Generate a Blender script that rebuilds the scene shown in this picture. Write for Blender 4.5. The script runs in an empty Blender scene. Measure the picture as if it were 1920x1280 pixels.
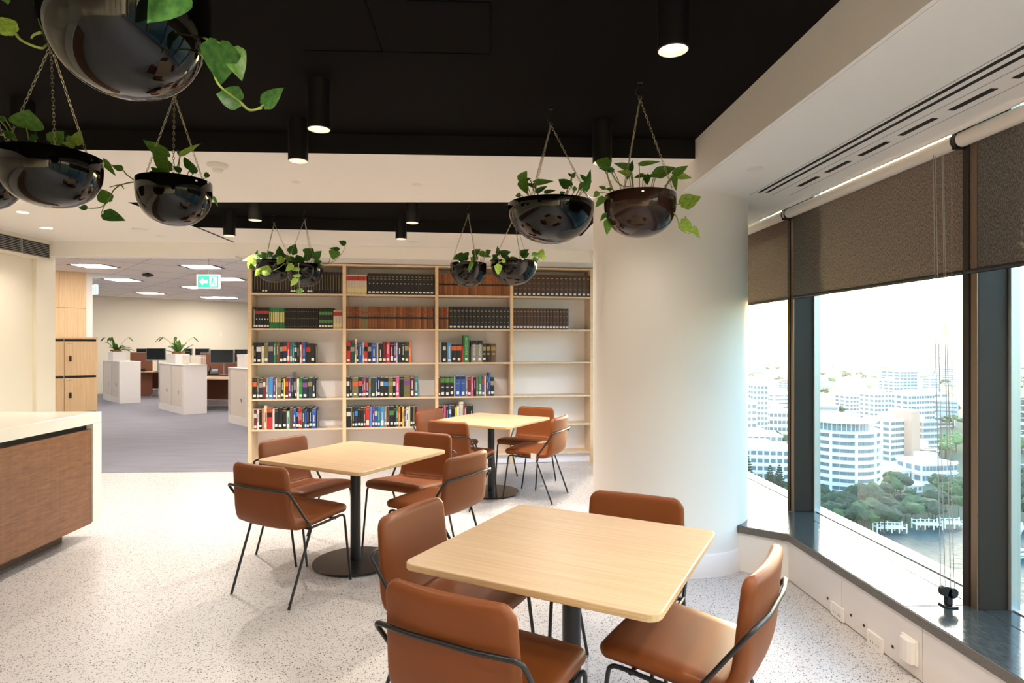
import bpy, math, random
from mathutils import Vector, Matrix
rnd = random.Random(7)
PI = math.pi
C = bpy.context.scene.collection
SC = bpy.context.scene

# ------------------------------------------------------------------ camera, sky, sun, exposure
FOC, HX, HY, EYE = 1150.0, 960.0, 645.0, 1.5        # focal length in pixels of the 1920x1280 frame, horizon row, eye height
YAW = math.atan(55 / 1150)
cd = bpy.data.cameras.new('camera'); cam = bpy.data.objects.new('camera', cd); C.objects.link(cam)
cd.sensor_width = 36; cd.lens = FOC * 36 / 1920; cd.shift_y = 5 / 1920; cd.clip_start = .05; cd.clip_end = 20000
cam.location = (0, 0, EYE); cam.rotation_euler = (PI / 2, 0, -YAW); SC.camera = cam
SUN_AZ, SUN_EL = math.radians(25.4), math.radians(6.0)
w = bpy.data.worlds.new('sky'); SC.world = w; w.use_nodes = True
nt = w.node_tree; nt.nodes.clear()
sky = nt.nodes.new('ShaderNodeTexSky'); sky.sky_type = 'NISHITA'; sky.sun_disc = False
sky.sun_elevation = SUN_EL; sky.sun_rotation = SUN_AZ; sky.air_density = 1.0; sky.dust_density = 1.8; sky.ozone_density = 2.2
bg = nt.nodes.new('ShaderNodeBackground'); bg.inputs['Strength'].default_value = 1.6
wo = nt.nodes.new('ShaderNodeOutputWorld'); nt.links.new(sky.outputs[0], bg.inputs[0]); nt.links.new(bg.outputs[0], wo.inputs[0])
sl = bpy.data.lights.new('sun', 'SUN'); sun = bpy.data.objects.new('sun', sl); C.objects.link(sun)
sl.energy = 3.0; sl.color = (1, .82, .62); sl.angle = math.radians(2.5)
sd = Vector((math.sin(SUN_AZ) * math.cos(SUN_EL), math.cos(SUN_AZ) * math.cos(SUN_EL), math.sin(SUN_EL)))
sun.rotation_euler = sd.to_track_quat('Z', 'Y').to_euler(); sun.location = (60, 120, 80)
vs = SC.view_settings; vs.view_transform = 'Standard'; vs.look = 'None'; vs.gamma = 1; vs.use_curve_mapping = False; vs.exposure = 0.8
cy = SC.cycles
cy.max_bounces = 8; cy.diffuse_bounces = 5; cy.glossy_bounces = 4; cy.transmission_bounces = 4; cy.transparent_max_bounces = 16; cy.volume_bounces = 0
cy.caustics_reflective = False; cy.caustics_refractive = False; cy.sample_clamp_indirect = 4; cy.use_denoising = True
LAMP_W = 6.8          # one pendant downlight
WARM = (1, .90, .79)

# ------------------------------------------------------------------ helpers
FW = Vector((math.sin(YAW), math.cos(YAW), 0)); RT = Vector((math.cos(YAW), -math.sin(YAW), 0)); UP = Vector((0, 0, 1))
EYEV = Vector((0, 0, EYE))
def ray(x, y): return FW + RT * ((x - HX) / FOC) + UP * ((HY - y) / FOC)
def on_z(x, y, z): d = ray(x, y); return EYEV + d * ((z - EYE) / d.z)
def on_x(x, y, X): d = ray(x, y); return EYEV + d * (X / d.x)
def at(x, y, dep): return EYEV + ray(x, y) * dep
def lin(c):
    f = lambda v: v / 12.92 if v <= .04045 else ((v + .055) / 1.055) ** 2.4
    return tuple(f(v / 255) for v in c) + (1,)

class MB:
    def __init__(s): s.v = []; s.f = []; s.m = []
    def add(s, vs, fs, m=0):
        o = len(s.v); s.v += [tuple(v) for v in vs]; s.f += [tuple(i + o for i in f) for f in fs]; s.m += [m] * len(fs); return s
    def box(s, x0, x1, y0, y1, z0, z1, m=0, M=None):
        vs = [Vector(p) for p in ((x0,y0,z0),(x1,y0,z0),(x1,y1,z0),(x0,y1,z0),(x0,y0,z1),(x1,y0,z1),(x1,y1,z1),(x0,y1,z1))]
        if M: vs = [M @ v for v in vs]
        return s.add(vs, [(3,2,1,0),(4,5,6,7),(0,1,5,4),(1,2,6,5),(2,3,7,6),(3,0,4,7)], m)
    def prism(s, poly, z0, z1, m=0):
        n = len(poly)
        a = sum(poly[i][0]*poly[(i+1)%n][1]-poly[(i+1)%n][0]*poly[i][1] for i in range(n))
        if a < 0: poly = poly[::-1]
        vs = [(p[0],p[1],z0) for p in poly] + [(p[0],p[1],z1) for p in poly]
        return s.add(vs, [tuple(range(n))[::-1], tuple(range(n,2*n))] + [(i,(i+1)%n,n+(i+1)%n,n+i) for i in range(n)], m)
    def lathe(s, prof, n=24, c=(0,0,0), m=0, a0=0.0, cap=True):
        k = len(prof); vs = []; fs = []
        for j in range(n):
            a = a0 + 2*PI*j/n
            for r, z in prof: vs.append((c[0]+r*math.cos(a), c[1]+r*math.sin(a), c[2]+z))
        for j in range(n):
            q = (j+1) % n
            for i in range(k-1): fs.append((j*k+i, q*k+i, q*k+i+1, j*k+i+1))
        if cap and prof[0][0] > 1e-5: fs.append(tuple(j*k for j in range(n))[::-1])
        if cap and prof[-1][0] > 1e-5: fs.append(tuple(j*k+k-1 for j in range(n)))
        return s.add(vs, fs, m)
    def cyl(s, c, r, z0, z1, n=24, m=0): return s.lathe([(r,z0),(r,z1)], n, (c[0],c[1],0), m)
    def tube(s, pts, r, n=8, closed=False, m=0, rr=None):
        pts = [Vector(p) for p in pts]; k = len(pts); vs = []; fs = []; N = None
        for i, p in enumerate(pts):
            a = pts[(i-1)%k] if (closed or i) else p; b = pts[(i+1)%k] if (closed or i < k-1) else p
            t = (b-a).normalized()
            if N is None:
                N = t.cross(Vector((0,0,1)));
                if N.length < .05: N = t.cross(Vector((1,0,0)))
            N = (N - t*N.dot(t)).normalized(); B = t.cross(N); ri = rr[i] if rr else r
            for j in range(n):
                q = 2*PI*j/n; vs.append(p + (N*math.cos(q)+B*math.sin(q))*ri)
        for i in range(k if closed else k-1):
            for j in range(n):
                i2 = (i+1)%k; j2 = (j+1)%n; fs.append((i*n+j, i*n+j2, i2*n+j2, i2*n+j))
        if not closed: fs += [tuple(range(n))[::-1], tuple(range((k-1)*n, k*n))]
        return s.add(vs, fs, m)
    def grid(s, P, m=0, closed_u=False):
        R = len(P); K = len(P[0])
        vs = [p for row in P for p in row]
        fs = [(i*K+j, i*K+(j+1)%K, (i+1)*K+(j+1)%K, (i+1)*K+j) for i in range(R-1) for j in range(K if closed_u else K-1)]
        return s.add(vs, fs, m)
    def mesh(s, name, mats, smooth=None):
        me = bpy.data.meshes.new(name); me.from_pydata(s.v, [], s.f)
        for m in mats: me.materials.append(m)
        me.polygons.foreach_set('material_index', s.m)
        if smooth is not None:
            me.polygons.foreach_set('use_smooth', [True]*len(s.f)); me.set_sharp_from_angle(angle=math.radians(smooth))
        me.update(); return me

def put(name, me, parent=None, loc=None, rz=None):
    o = bpy.data.objects.new(name, me); C.objects.link(o)
    if parent: o.parent = parent
    if loc is not None: o.location = loc
    if rz is not None: o.rotation_euler = (0, 0, rz)
    return o
def obj(name, mb, mat, parent=None, smooth=None, bevel=0, seg=2, loc=None, rz=None):
    o = put(name, mb.mesh(name, mat if isinstance(mat, (list, tuple)) else [mat], smooth), parent, loc, rz)
    if bevel:
        b = o.modifiers.new('bevel', 'BEVEL'); b.width = bevel; b.segments = seg; b.limit_method = 'ANGLE'; b.angle_limit = .6
    return o
def tag(o, label, cat, group=None, kind=None):
    o['label'] = label; o['category'] = cat
    if group: o['group'] = group
    if kind: o['kind'] = kind
    return o
def thing(name, label, cat, loc=(0,0,0), rz=0, group=None):
    o = bpy.data.objects.new(name, None); C.objects.link(o); o.location = loc; o.rotation_euler = (0,0,rz); o.empty_display_size = .1
    return tag(o, label, cat, group)
def struct(name, mb, mat, parent=None, **k):
    o = obj(name, mb, mat, parent, **k)
    if not parent: o['kind'] = 'structure'
    return o
def copy_tree(o, parent=None):
    c = o.copy(); C.objects.link(c)
    if parent: c.parent = parent
    for ch in list(o.children): copy_tree(ch, c)
    return c
def fillet(pts, r, n=5):
    pts = [Vector(p) for p in pts]; out = [pts[0]]
    for i in range(1, len(pts)-1):
        p = pts[i]; a = (pts[i-1]-p); b = (pts[i+1]-p); d = min(r, a.length*.45, b.length*.45)
        A = p + a.normalized()*d; B = p + b.normalized()*d
        for k in range(n+1):
            t = k/n; out.append(A*(1-t)**2 + p*2*t*(1-t) + B*t*t)
    return out + [pts[-1]]
def smoothline(pts, n=6):
    pts = [Vector(p) for p in pts]; out = []
    for i in range(len(pts)-1):
        p0 = pts[max(i-1,0)]; p1 = pts[i]; p2 = pts[i+1]; p3 = pts[min(i+2,len(pts)-1)]
        for k in range(n):
            t = k/n; out.append(.5*((2*p1)+(p2-p0)*t+(2*p0-5*p1+4*p2-p3)*t*t+(3*p1-p0-3*p2+p3)*t**3))
    return out + [pts[-1]]

ONES = 'first second third fourth fifth sixth seventh eighth ninth tenth eleventh twelfth thirteenth fourteenth fifteenth sixteenth seventeenth eighteenth nineteenth'.split()
TENS = {20:'twent',30:'thirt',40:'fort',50:'fift',60:'sixt',70:'sevent',80:'eight',90:'ninet'}
def ordinal(n):
    if n < 20: return ONES[n-1]
    t = TENS[n//10*10]; return t+'ieth' if n % 10 == 0 else t+'y-'+ONES[n%10-1]

# ------------------------------------------------------------------ materials
def mat(name, col, rough=.5, metal=0, spec=.5, coat=0, emit=0, bump=None, var=None, trans=0, ior=None):
    m = bpy.data.materials.new(name); m.use_nodes = True; t = m.node_tree; p = t.nodes['Principled BSDF']
    c = lin(col) if max(col[:3]) > 1 else tuple(col[:3])+(1,)
    p.inputs['Base Color'].default_value = c; p.inputs['Roughness'].default_value = rough; p.inputs['Metallic'].default_value = metal
    p.inputs['Specular IOR Level'].default_value = spec; p.inputs['Coat Weight'].default_value = coat; p.inputs['Coat Roughness'].default_value = .08
    if ior: p.inputs['IOR'].default_value = ior
    if emit: p.inputs['Emission Color'].default_value = c; p.inputs['Emission Strength'].default_value = emit
    co = t.nodes.new('ShaderNodeTexCoord') if (bump or var) else None
    if var:      # (scale, amount, stretch) soft mottling of the base colour
        mp = t.nodes.new('ShaderNodeMapping'); mp.inputs['Scale'].default_value = var[2] if len(var) > 2 else (1,1,1)
        n = t.nodes.new('ShaderNodeTexNoise'); n.inputs['Scale'].default_value = var[0]; n.inputs['Detail'].default_value = 4
        r = t.nodes.new('ShaderNodeMix'); r.data_type = 'RGBA'
        r.inputs[6].default_value = tuple(v*(1-var[1]) for v in c[:3])+(1,); r.inputs[7].default_value = tuple(min(1, v*(1+var[1])) for v in c[:3])+(1,)
        t.links.new(co.outputs['Object'], mp.inputs[0]); t.links.new(mp.outputs[0], n.inputs[0]); t.links.new(n.outputs[0], r.inputs[0]); t.links.new(r.outputs[2], p.inputs['Base Color'])
    if bump:
        n = t.nodes.new('ShaderNodeTexNoise'); n.inputs['Scale'].default_value = bump[0]; n.inputs['Detail'].default_value = 3
        b = t.nodes.new('ShaderNodeBump'); b.inputs['Strength'].default_value = bump[1]; b.inputs['Distance'].default_value = bump[2] if len(bump) > 2 else .002
        t.links.new(co.outputs['Object'], n.inputs[0]); t.links.new(n.outputs[0], b.inputs['Height']); t.links.new(b.outputs[0], p.inputs['Normal'])
    return m
def wood(name, c1, c2, axis=0, scale=1.0, rough=.42, figure=False):
    m = bpy.data.materials.new(name); m.use_nodes = True; t = m.node_tree; p = t.nodes['Principled BSDF']; p.inputs['Roughness'].default_value = rough
    co = t.nodes.new('ShaderNodeTexCoord'); mp = t.nodes.new('ShaderNodeMapping')
    s = [38*scale]*3; s[axis] = 1.6*scale; mp.inputs['Scale'].default_value = s
    n = t.nodes.new('ShaderNodeTexNoise'); n.inputs['Scale'].default_value = 1.6; n.inputs['Detail'].default_value = 6; n.inputs['Distortion'].default_value = .5
    rp = t.nodes.new('ShaderNodeValToRGB'); rp.color_ramp.elements[0].color = lin(c1); rp.color_ramp.elements[1].color = lin(c2)
    rp.color_ramp.elements[0].position = .3; rp.color_ramp.elements[1].position = .7
    t.links.new(co.outputs['Object'], mp.inputs[0]); t.links.new(mp.outputs[0], n.inputs[0])
    if figure:
        mp2 = t.nodes.new('ShaderNodeMapping'); mp2.inputs['Scale'].default_value = (4, 4, 42); mp2.inputs['Rotation'].default_value = (.12, 0, 0)
        n2 = t.nodes.new('ShaderNodeTexNoise'); n2.inputs['Scale'].default_value = 1.7; n2.inputs['Detail'].default_value = 4; n2.inputs['Distortion'].default_value = 1.2
        mx = t.nodes.new('ShaderNodeMath'); mx.operation = 'MULTIPLY_ADD'; mx.inputs[1].default_value = .22; 
        ml = t.nodes.new('ShaderNodeMath'); ml.operation = 'MULTIPLY'; ml.inputs[1].default_value = .78
        t.links.new(co.outputs['Object'], mp2.inputs[0]); t.links.new(mp2.outputs[0], n2.inputs[0]); t.links.new(n2.outputs[0], ml.inputs[0])
        t.links.new(n.outputs[0], mx.inputs[0]); t.links.new(ml.outputs[0], mx.inputs[2]); t.links.new(mx.outputs[0], rp.inputs[0])
    else: t.links.new(n.outputs[0], rp.inputs[0])
    t.links.new(rp.outputs[0], p.inputs['Base Color']); return m
def terrazzo():
    m = bpy.data.materials.new('terrazzo'); m.use_nodes = True; t = m.node_tree; p = t.nodes['Principled BSDF']
    p.inputs['Roughness'].default_value = .38; p.inputs['Specular IOR Level'].default_value = .35
    co = t.nodes.new('ShaderNodeTexCoord'); prev = None
    base = t.nodes.new('ShaderNodeRGB'); base.outputs[0].default_value = lin((200,195,192)); prev = base.outputs[0]
    for scale, keep, size, col in ((46, .84, .34, (184,176,170)), (84, .74, .30, (50,47,46)), (120, .80, .34, (120,112,108)), (155, .74, .34, (34,32,32))):
        v = t.nodes.new('ShaderNodeTexVoronoi'); v.inputs['Scale'].default_value = scale
        t.links.new(co.outputs['Object'], v.inputs['Vector'])
        sp = t.nodes.new('ShaderNodeSeparateColor'); t.links.new(v.outputs['Color'], sp.inputs[0])
        g = t.nodes.new('ShaderNodeMath'); g.operation = 'GREATER_THAN'; g.inputs[1].default_value = keep; t.links.new(sp.outputs[0], g.inputs[0])
        l = t.nodes.new('ShaderNodeMath'); l.operation = 'LESS_THAN'; l.inputs[1].default_value = size; t.links.new(v.outputs['Distance'], l.inputs[0])
        k = t.nodes.new('ShaderNodeMath'); k.operation = 'MULTIPLY'; t.links.new(g.outputs[0], k.inputs[0]); t.links.new(l.outputs[0], k.inputs[1])
        x = t.nodes.new('ShaderNodeMix'); x.data_type = 'RGBA'; x.inputs[7].default_value = lin(col)
        t.links.new(k.outputs[0], x.inputs[0]); t.links.new(prev, x.inputs[6]); prev = x.outputs[2]
    t.links.new(prev, p.inputs['Base Color']); return m
def glass_mat(name, tint, refl=1.5):
    m = bpy.data.materials.new(name); m.use_nodes = True; t = m.node_tree; t.nodes.clear()
    o = t.nodes.new('ShaderNodeOutputMaterial'); x = t.nodes.new('ShaderNodeMixShader'); a = t.nodes.new('ShaderNodeBsdfTransparent'); g = t.nodes.new('ShaderNodeBsdfGlossy')
    f = t.nodes.new('ShaderNodeFresnel'); f.inputs[0].default_value = refl
    a.inputs[0].default_value = tint+(1,); g.inputs['Roughness'].default_value = 0
    ge = t.nodes.new('ShaderNodeNewGeometry'); k = t.nodes.new('ShaderNodeMath'); k.operation = 'SUBTRACT'; k.inputs[0].default_value = 1; t.links.new(ge.outputs['Backfacing'], k.inputs[1])
    kk = t.nodes.new('ShaderNodeMath'); kk.operation = 'MULTIPLY'; t.links.new(k.outputs[0], kk.inputs[0]); t.links.new(f.outputs[0], kk.inputs[1])      # one reflection per pane, none inside it
    t.links.new(kk.outputs[0], x.inputs[0]); t.links.new(a.outputs[0], x.inputs[1]); t.links.new(g.outputs[0], x.inputs[2]); t.links.new(x.outputs[0], o.inputs[0]); return m
def blind_mat(name='blind_mesh_fabric'):
    m = bpy.data.materials.new(name); m.use_nodes = True; t = m.node_tree; t.nodes.clear()
    o = t.nodes.new('ShaderNodeOutputMaterial'); d = t.nodes.new('ShaderNodeBsdfDiffuse'); l = t.nodes.new('ShaderNodeBsdfTranslucent'); a = t.nodes.new('ShaderNodeBsdfTransparent')
    m1 = t.nodes.new('ShaderNodeMixShader'); m2 = t.nodes.new('ShaderNodeMixShader')
    co = t.nodes.new('ShaderNodeTexCoord'); mp = t.nodes.new('ShaderNodeMapping'); mp.inputs['Scale'].default_value = (1, 210, 90)
    n = t.nodes.new('ShaderNodeTexNoise'); n.inputs['Scale'].default_value = 1; n.inputs['Detail'].default_value = 2
    r = t.nodes.new('ShaderNodeValToRGB'); r.color_ramp.elements[0].color = lin((78,76,73)); r.color_ramp.elements[1].color = lin((140,138,134)); r.color_ramp.elements[0].position = .38; r.color_ramp.elements[1].position = .68
    op = t.nodes.new('ShaderNodeMath'); op.operation = 'MULTIPLY'; op.inputs[1].default_value = .05
    t.links.new(co.outputs['Object'], mp.inputs[0]); t.links.new(mp.outputs[0], n.inputs[0]); t.links.new(n.outputs[0], r.inputs[0]); t.links.new(n.outputs[0], op.inputs[0])
    t.links.new(r.outputs[0], d.inputs[0]); l.inputs[0].default_value = lin((160,108,56))  # amber transmission tint stands in for the low sun's glow
    m1.inputs[0].default_value = .2; t.links.new(d.outputs[0], m1.inputs[1]); t.links.new(l.outputs[0], m1.inputs[2])
    t.links.new(op.outputs[0], m2.inputs[0]); t.links.new(m1.outputs[0], m2.inputs[1]); t.links.new(a.outputs[0], m2.inputs[2]); t.links.new(m2.outputs[0], o.inputs[0]); return m
def leaf_mat(name, c1, c2):
    m = bpy.data.materials.new(name); m.use_nodes = True; t = m.node_tree; p = t.nodes['Principled BSDF']; p.inputs['Roughness'].default_value = .45; p.inputs['Specular IOR Level'].default_value = .3
    co = t.nodes.new('ShaderNodeTexCoord'); n = t.nodes.new('ShaderNodeTexNoise'); n.inputs['Scale'].default_value = 5; n.inputs['Detail'].default_value = 5
    rp = t.nodes.new('ShaderNodeValToRGB'); rp.color_ramp.elements[0].color = lin(c1); rp.color_ramp.elements[1].color = lin(c2); rp.color_ramp.elements[0].position = .35; rp.color_ramp.elements[1].position = .72
    t.links.new(co.outputs['Object'], n.inputs[0]); t.links.new(n.outputs[0], rp.inputs[0]); t.links.new(rp.outputs[0], p.inputs['Base Color'])
    tr = t.nodes.new('ShaderNodeBsdfTranslucent'); mx = t.nodes.new('ShaderNodeMixShader'); mx.inputs[0].default_value = .25
    t.links.new(rp.outputs[0], tr.inputs[0]); t.links.new(p.outputs[0], mx.inputs[1]); t.links.new(tr.outputs[0], mx.inputs[2]); t.links.new(mx.outputs[0], t.nodes['Material Output'].inputs[0]); return m

M_paint = mat('white_paint', (244,240,234), .6, bump=(60,.04))
M_cream = mat('cream_wall_paint', (232,224,206), .6, bump=(60,.04))
M_black = mat('black_ceiling_paint', (14,11,9), .85, spec=.08, bump=(40,.08))
M_fascia = mat('black_fascia_paint', (20,18,17), .7, spec=.25)
M_tile = mat('ceiling_tile', (244,240,236), .8)
M_tz = terrazzo()
M_carpet = mat('blue_grey_carpet', (140,138,148), .95, spec=.1, var=(1.3,.32,(1,14,1)), bump=(300,.3))
M_oak = wood('oak_laminate', (192,159,122), (208,179,144), 0, 1.0, .34)
M_oakedge = wood('oak_edge', (196,160,112), (222,190,142), 0, 2.0, .45)
M_birch = wood('birch_board', (214,190,160), (228,206,178), 2, .6, .5)
M_birchedge = wood('birch_edge', (222,190,150), (234,206,170), 0, .6, .5)
M_back = mat('white_back_panel', (240,238,244), .6)
M_walnut = wood('figured_veneer', (104,68,45), (142,98,68), 2, .8, .4, figure=True)
M_locker = wood('locker_veneer', (222,184,136), (236,202,158), 2, .7, .5)
M_darkwood = wood('dark_plinth_veneer', (78,58,44), (98,74,58), 0, 1, .6)
M_stone = mat('white_stone_top', (236,230,220), .12, spec=.5, var=(9,.03))
def leather():
    m = mat('tan_leather', (122,64,24), .52, spec=.28, bump=(260,.12,.001), var=(5,.16)); p = m.node_tree.nodes['Principled BSDF']; p.inputs['Coat Weight'].default_value = .08; p.inputs['Coat Roughness'].default_value = .3
    return m
M_leather = leather()
M_seam = mat('tan_stitching', (120,62,32), .6)
M_steel = mat('black_powder_coat', (22,21,21), .38, spec=.5)
M_base = mat('black_base_plate', (30,28,28), .3, spec=.5)
M_pot = mat('polished_black_bowl', (6,6,6), .04, spec=.38)
M_potbrown = mat('polished_brown_bowl', (46,29,23), .04, spec=.36)
M_soil = mat('potting_soil', (38,28,20), .95, bump=(70,.8,.01))
M_chain = mat('brass_chain', (196,184,150), .3, metal=.85)
M_hook = mat('black_hook', (12,12,12), .4)
M_stem = mat('green_stem', (138,152,66), .5)
M_leaf = [leaf_mat('leaf_dark', (44,88,34), (78,126,50)), leaf_mat('leaf_mid', (70,116,38), (116,154,62)), leaf_mat('leaf_light', (112,150,50), (172,194,88))]
M_lampwhite = mat('lamp_reflector', (235,228,220), .25, metal=.3)
M_glow = mat('lamp_glow', (255,236,210), .5, emit=14)
M_panel = mat('lit_ceiling_panel', (255,248,238), .5, emit=25)
M_granite = mat('black_granite', (62,68,68), .12, spec=.36, var=(60,.75,(1.6,.3,1)))
M_granedge = mat('granite_edge', (104,98,90), .5, var=(160,.5))
M_apron = mat('glossy_white_panel', (232,224,218), .16, spec=.6)
M_mull = mat('dark_bronze_mullion', (46,38,32), .5, spec=.3)
M_mulledge = mat('bronze_edge', (120,100,80), .3, metal=.5)
M_alu = mat('pale_aluminium', (200,206,206), .35, metal=.6)
M_glass = glass_mat('window_glass', (.955,.985,.975))
M_blind = blind_mat()
M_tubew = mat('white_blind_back', (226,216,206), .6)
M_plastic = mat('white_plastic', (238,232,224), .35)
M_dplastic = mat('black_plastic', (20,20,21), .4)
M_joint = mat('black_joint', (3,3,3), .9, spec=.05)
M_slot = mat('dark_slot', (26,22,20), .8)
M_white_metal = mat('white_powder_coat', (236,230,226), .45)
M_tambour = mat('tambour_door', (224,214,202), .55)
M_brownscreen = mat('brown_screen_fabric', (134,86,66), .9)
M_screen = mat('monitor_screen', (28,36,38), .12)
M_greyplastic = mat('grey_plastic', (150,148,146), .5)
M_wire = mat('white_wire', (230,220,205), .5)
M_green_sign = mat('green_exit_sign', (20,170,120), .5, emit=.9)
M_white_sign = mat('white_sign_mark', (245,250,245), .5, emit=1.4)
# ------------------------------------------------------------------ the room shell
ZB, ZM, ZR, ZO = 2.733, 2.62, 2.48, 2.95       # black ceiling, mid soffits, window soffit, office ceiling
struct('floor', MB().prism([(-9,-5),(2.6,-5),(2.6,7.9),(1.4,7.9),(.7,7.72),(-2.7,7.37),(-9,7.39)], -.08, 0), M_tz)
struct('floor_carpet', MB().prism([(-18,7.39),(-2.7,7.37),(.7,7.72),(1.4,7.9),(1.75,7.9),(1.75,24),(-18,24)], -.08, .004), M_carpet)
struct('ceiling', MB().box(-4.8,2.5,-5,6.9,ZB,ZB+.05), M_black)
FL, FR, BR, BL = (-2.80,4.985), (1.02,4.80), (1.02,6.30), (-2.75,6.02)
E1, E2, E3 = (-2.724,6.90), (-.381,7.12), (1.45,7.32)
struct('ceiling_soffit', MB().prism([(-4.8,3.65),(1.285,3.65),(1.285,4.787),FR,FL,(-4.8,4.985)], ZM, ZB-.002), M_paint)
struct('ceiling_soffit', MB().prism([(-4.8,4.985),FL,BL,E1,(-4.8,6.9)], ZM, ZB-.002), M_paint)
struct('ceiling_soffit', MB().prism([BL,BR,(1.45,6.35),E3,E2,E1], ZM, ZB-.002), M_paint)
struct('ceiling_soffit', MB().prism([FR,(1.45,4.78),(1.45,6.35),BR], ZM, ZB-.002), M_paint)
struct('ceiling_soffit', MB().prism([(-4.8,-5),(-3.0,-5),(-3.0,3.65),(-4.8,3.65)], ZM, ZB-.002), M_paint)
def strip(a, b, z0, z1, t=.004):
    a = Vector(a); b = Vector(b); n = Vector((-(b-a).y, (b-a).x)).normalized()*t
    return [tuple(a), tuple(b), tuple(b+n), tuple(a+n)], z0, z1
f = MB(); f.box(-3.0,1.281,3.644,3.65,ZM-.001,ZB); f.box(-3.0,-2.994,-5,3.65,ZM-.001,ZB)
struct('trim_1', f, M_fascia)
f = MB()
for a, b in ((BR,BL),(BL,FL),(FR,BR)): f.prism(*strip(a, b, ZM-.001, ZB-.002))
struct('trim_2', f, M_fascia)
f = MB()
for a, b, c, d in ((685,0,717,98),(570,94,920,101),(760,0,920,4),(920,4,920,101)):
    p = on_z(a,b,ZB); q = on_z(c,d,ZB); n = (q-p).cross(UP).normalized()*.003
    f.prism([(p-n)[:2],(q-n)[:2],(q+n)[:2],(p+n)[:2]], ZB-.002, ZB+.01)
struct('trim_3', f, M_joint)
struct('trim_4', MB().box(-2.745,-2.72,6.02,6.88,ZM-.002,ZM+.01), M_slot)
# window side: bulkhead face, low soffit with slot diffusers
struct('wall_bulkhead', MB().box(1.281,1.30,-5,4.2,ZR,ZB), M_paint)
sof = struct('ceiling_window_soffit', MB().box(1.302,2.15,-5,8,ZR,ZR+.08), M_paint)
g = MB()
for x in (1.784, 1.835): g.box(x-.010,x+.010,-2,3.88,ZR-.0015,ZR+.01)
obj('slot', g, M_slot, sof)
for k in range(14):
    y = 3.72 - k*.31
    obj('diffuser_slot', MB().box(1.945,1.975,y-.22,y,ZR-.0015,ZR+.01), M_slot, sof)
for x in (1.755, 1.90, 2.02): obj('seam', MB().box(x-.0015,x+.0015,-2,3.95,ZR-.001,ZR+.01), M_greyplastic, sof)
obj('edge_profile', MB().box(2.14,2.16,-5,8,ZR-.015,ZR+.10), M_paint, sof)
struct('wall_window_head', MB().box(2.15,2.45,-5,8,2.60,2.72), M_slot)
# header over the office opening and above the shelves
struct('wall_header', MB().box(-4.8,-2.724,6.90,7.06,2.46,ZO+.02), M_paint)
n = Vector((-(E3[1]-E1[1]), E3[0]-E1[0])).normalized()*.62
struct('wall_shelf_header', MB().prism([E1,E3,(E3[0]+n.x,E3[1]+n.y),(E1[0]+n.x,E1[1]+n.y)], 2.475, ZO+.02), M_paint)
# left wall with the grille
wl = struct('wall_left', MB().box(-5.0,-4.7,-5,6.985,2.40,ZO).box(-5.0,-4.74,-5,6.70,0,2.40).box(-5.0,-4.7,6.70,6.985,0,2.40), M_cream)
gr = thing('air_grille', 'long grey slatted air grille high on the cream wall at left', 'grille', (-4.7,6.2,2.5))
obj('frame', MB().box(0,.012,-.75,.70,-.085,-.072).box(0,.012,-.75,.70,.080,.093).box(0,.012,.688,.70,-.085,.093), M_cream, gr)
obj('backing', MB().box(.0,.002,-.75,.69,-.075,.083), M_slot, gr)
for y in (-.10,.28): obj('mullion', MB().box(0,.013,y-.007,y+.007,-.075,.083), M_greyplastic, gr)
for k in range(9):
    z = -.066 + k*.0175
    obj('slat', MB().box(.003,.010,-.75,.69,z,z+.005), M_greyplastic, gr)
struct('wall_back', MB().box(-5,2.6,-5.1,-5,0,ZB), M_cream)
for i, x in enumerate((-3.6,-2.0,-.4)):
    pass
# office shell behind
struct('ceiling_office', MB().box(-18,4,7.06,24,ZO,ZO+.08), M_tile)
tj = MB(); th = math.radians(40); u = Vector((math.cos(th), math.sin(th))); v = Vector((-u.y, u.x)); c0 = Vector((-6,13))
for k in range(-9, 10):
    for a, b in ((u, v), (v, u)):
        p = c0 + a*(k*1.2) - b*9; q = c0 + a*(k*1.2) + b*9
        if True:
            m_ = a*.004; tj.prism([tuple(p-m_),tuple(q-m_),tuple(q+m_),tuple(p+m_)], ZO-.0015, ZO+.004)
struct('trim_5', tj, M_greyplastic)
A = on_z(175,554,ZO).to_2d(); B = on_z(465,567,ZO).to_2d(); A, B = A+(A-B)*.25, B+(B-A)*.8; d = (B-A).normalized(); nn = Vector((-d.y,d.x))*.15
struct('wall_office_far', MB().prism([tuple(A),tuple(B),tuple(B+nn),tuple(A+nn)], 0, ZO), M_cream)
struct('wall_office_right', MB().box(1.6,1.75,8.0,24,0,ZO), M_cream)
struct('wall_office_left', MB().box(-18,-17.9,7,24,0,ZO), M_cream)
struct('wall_office_back', MB().box(-18,4,23.9,24,0,ZO), M_cream)
struct('wall_office_front', MB().box(-18,-5,6.88,6.98,0,ZO), M_cream)
struct('wall_lobby', MB().box(-18,-5.0,-5.1,-5,0,ZO), M_cream)
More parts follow.
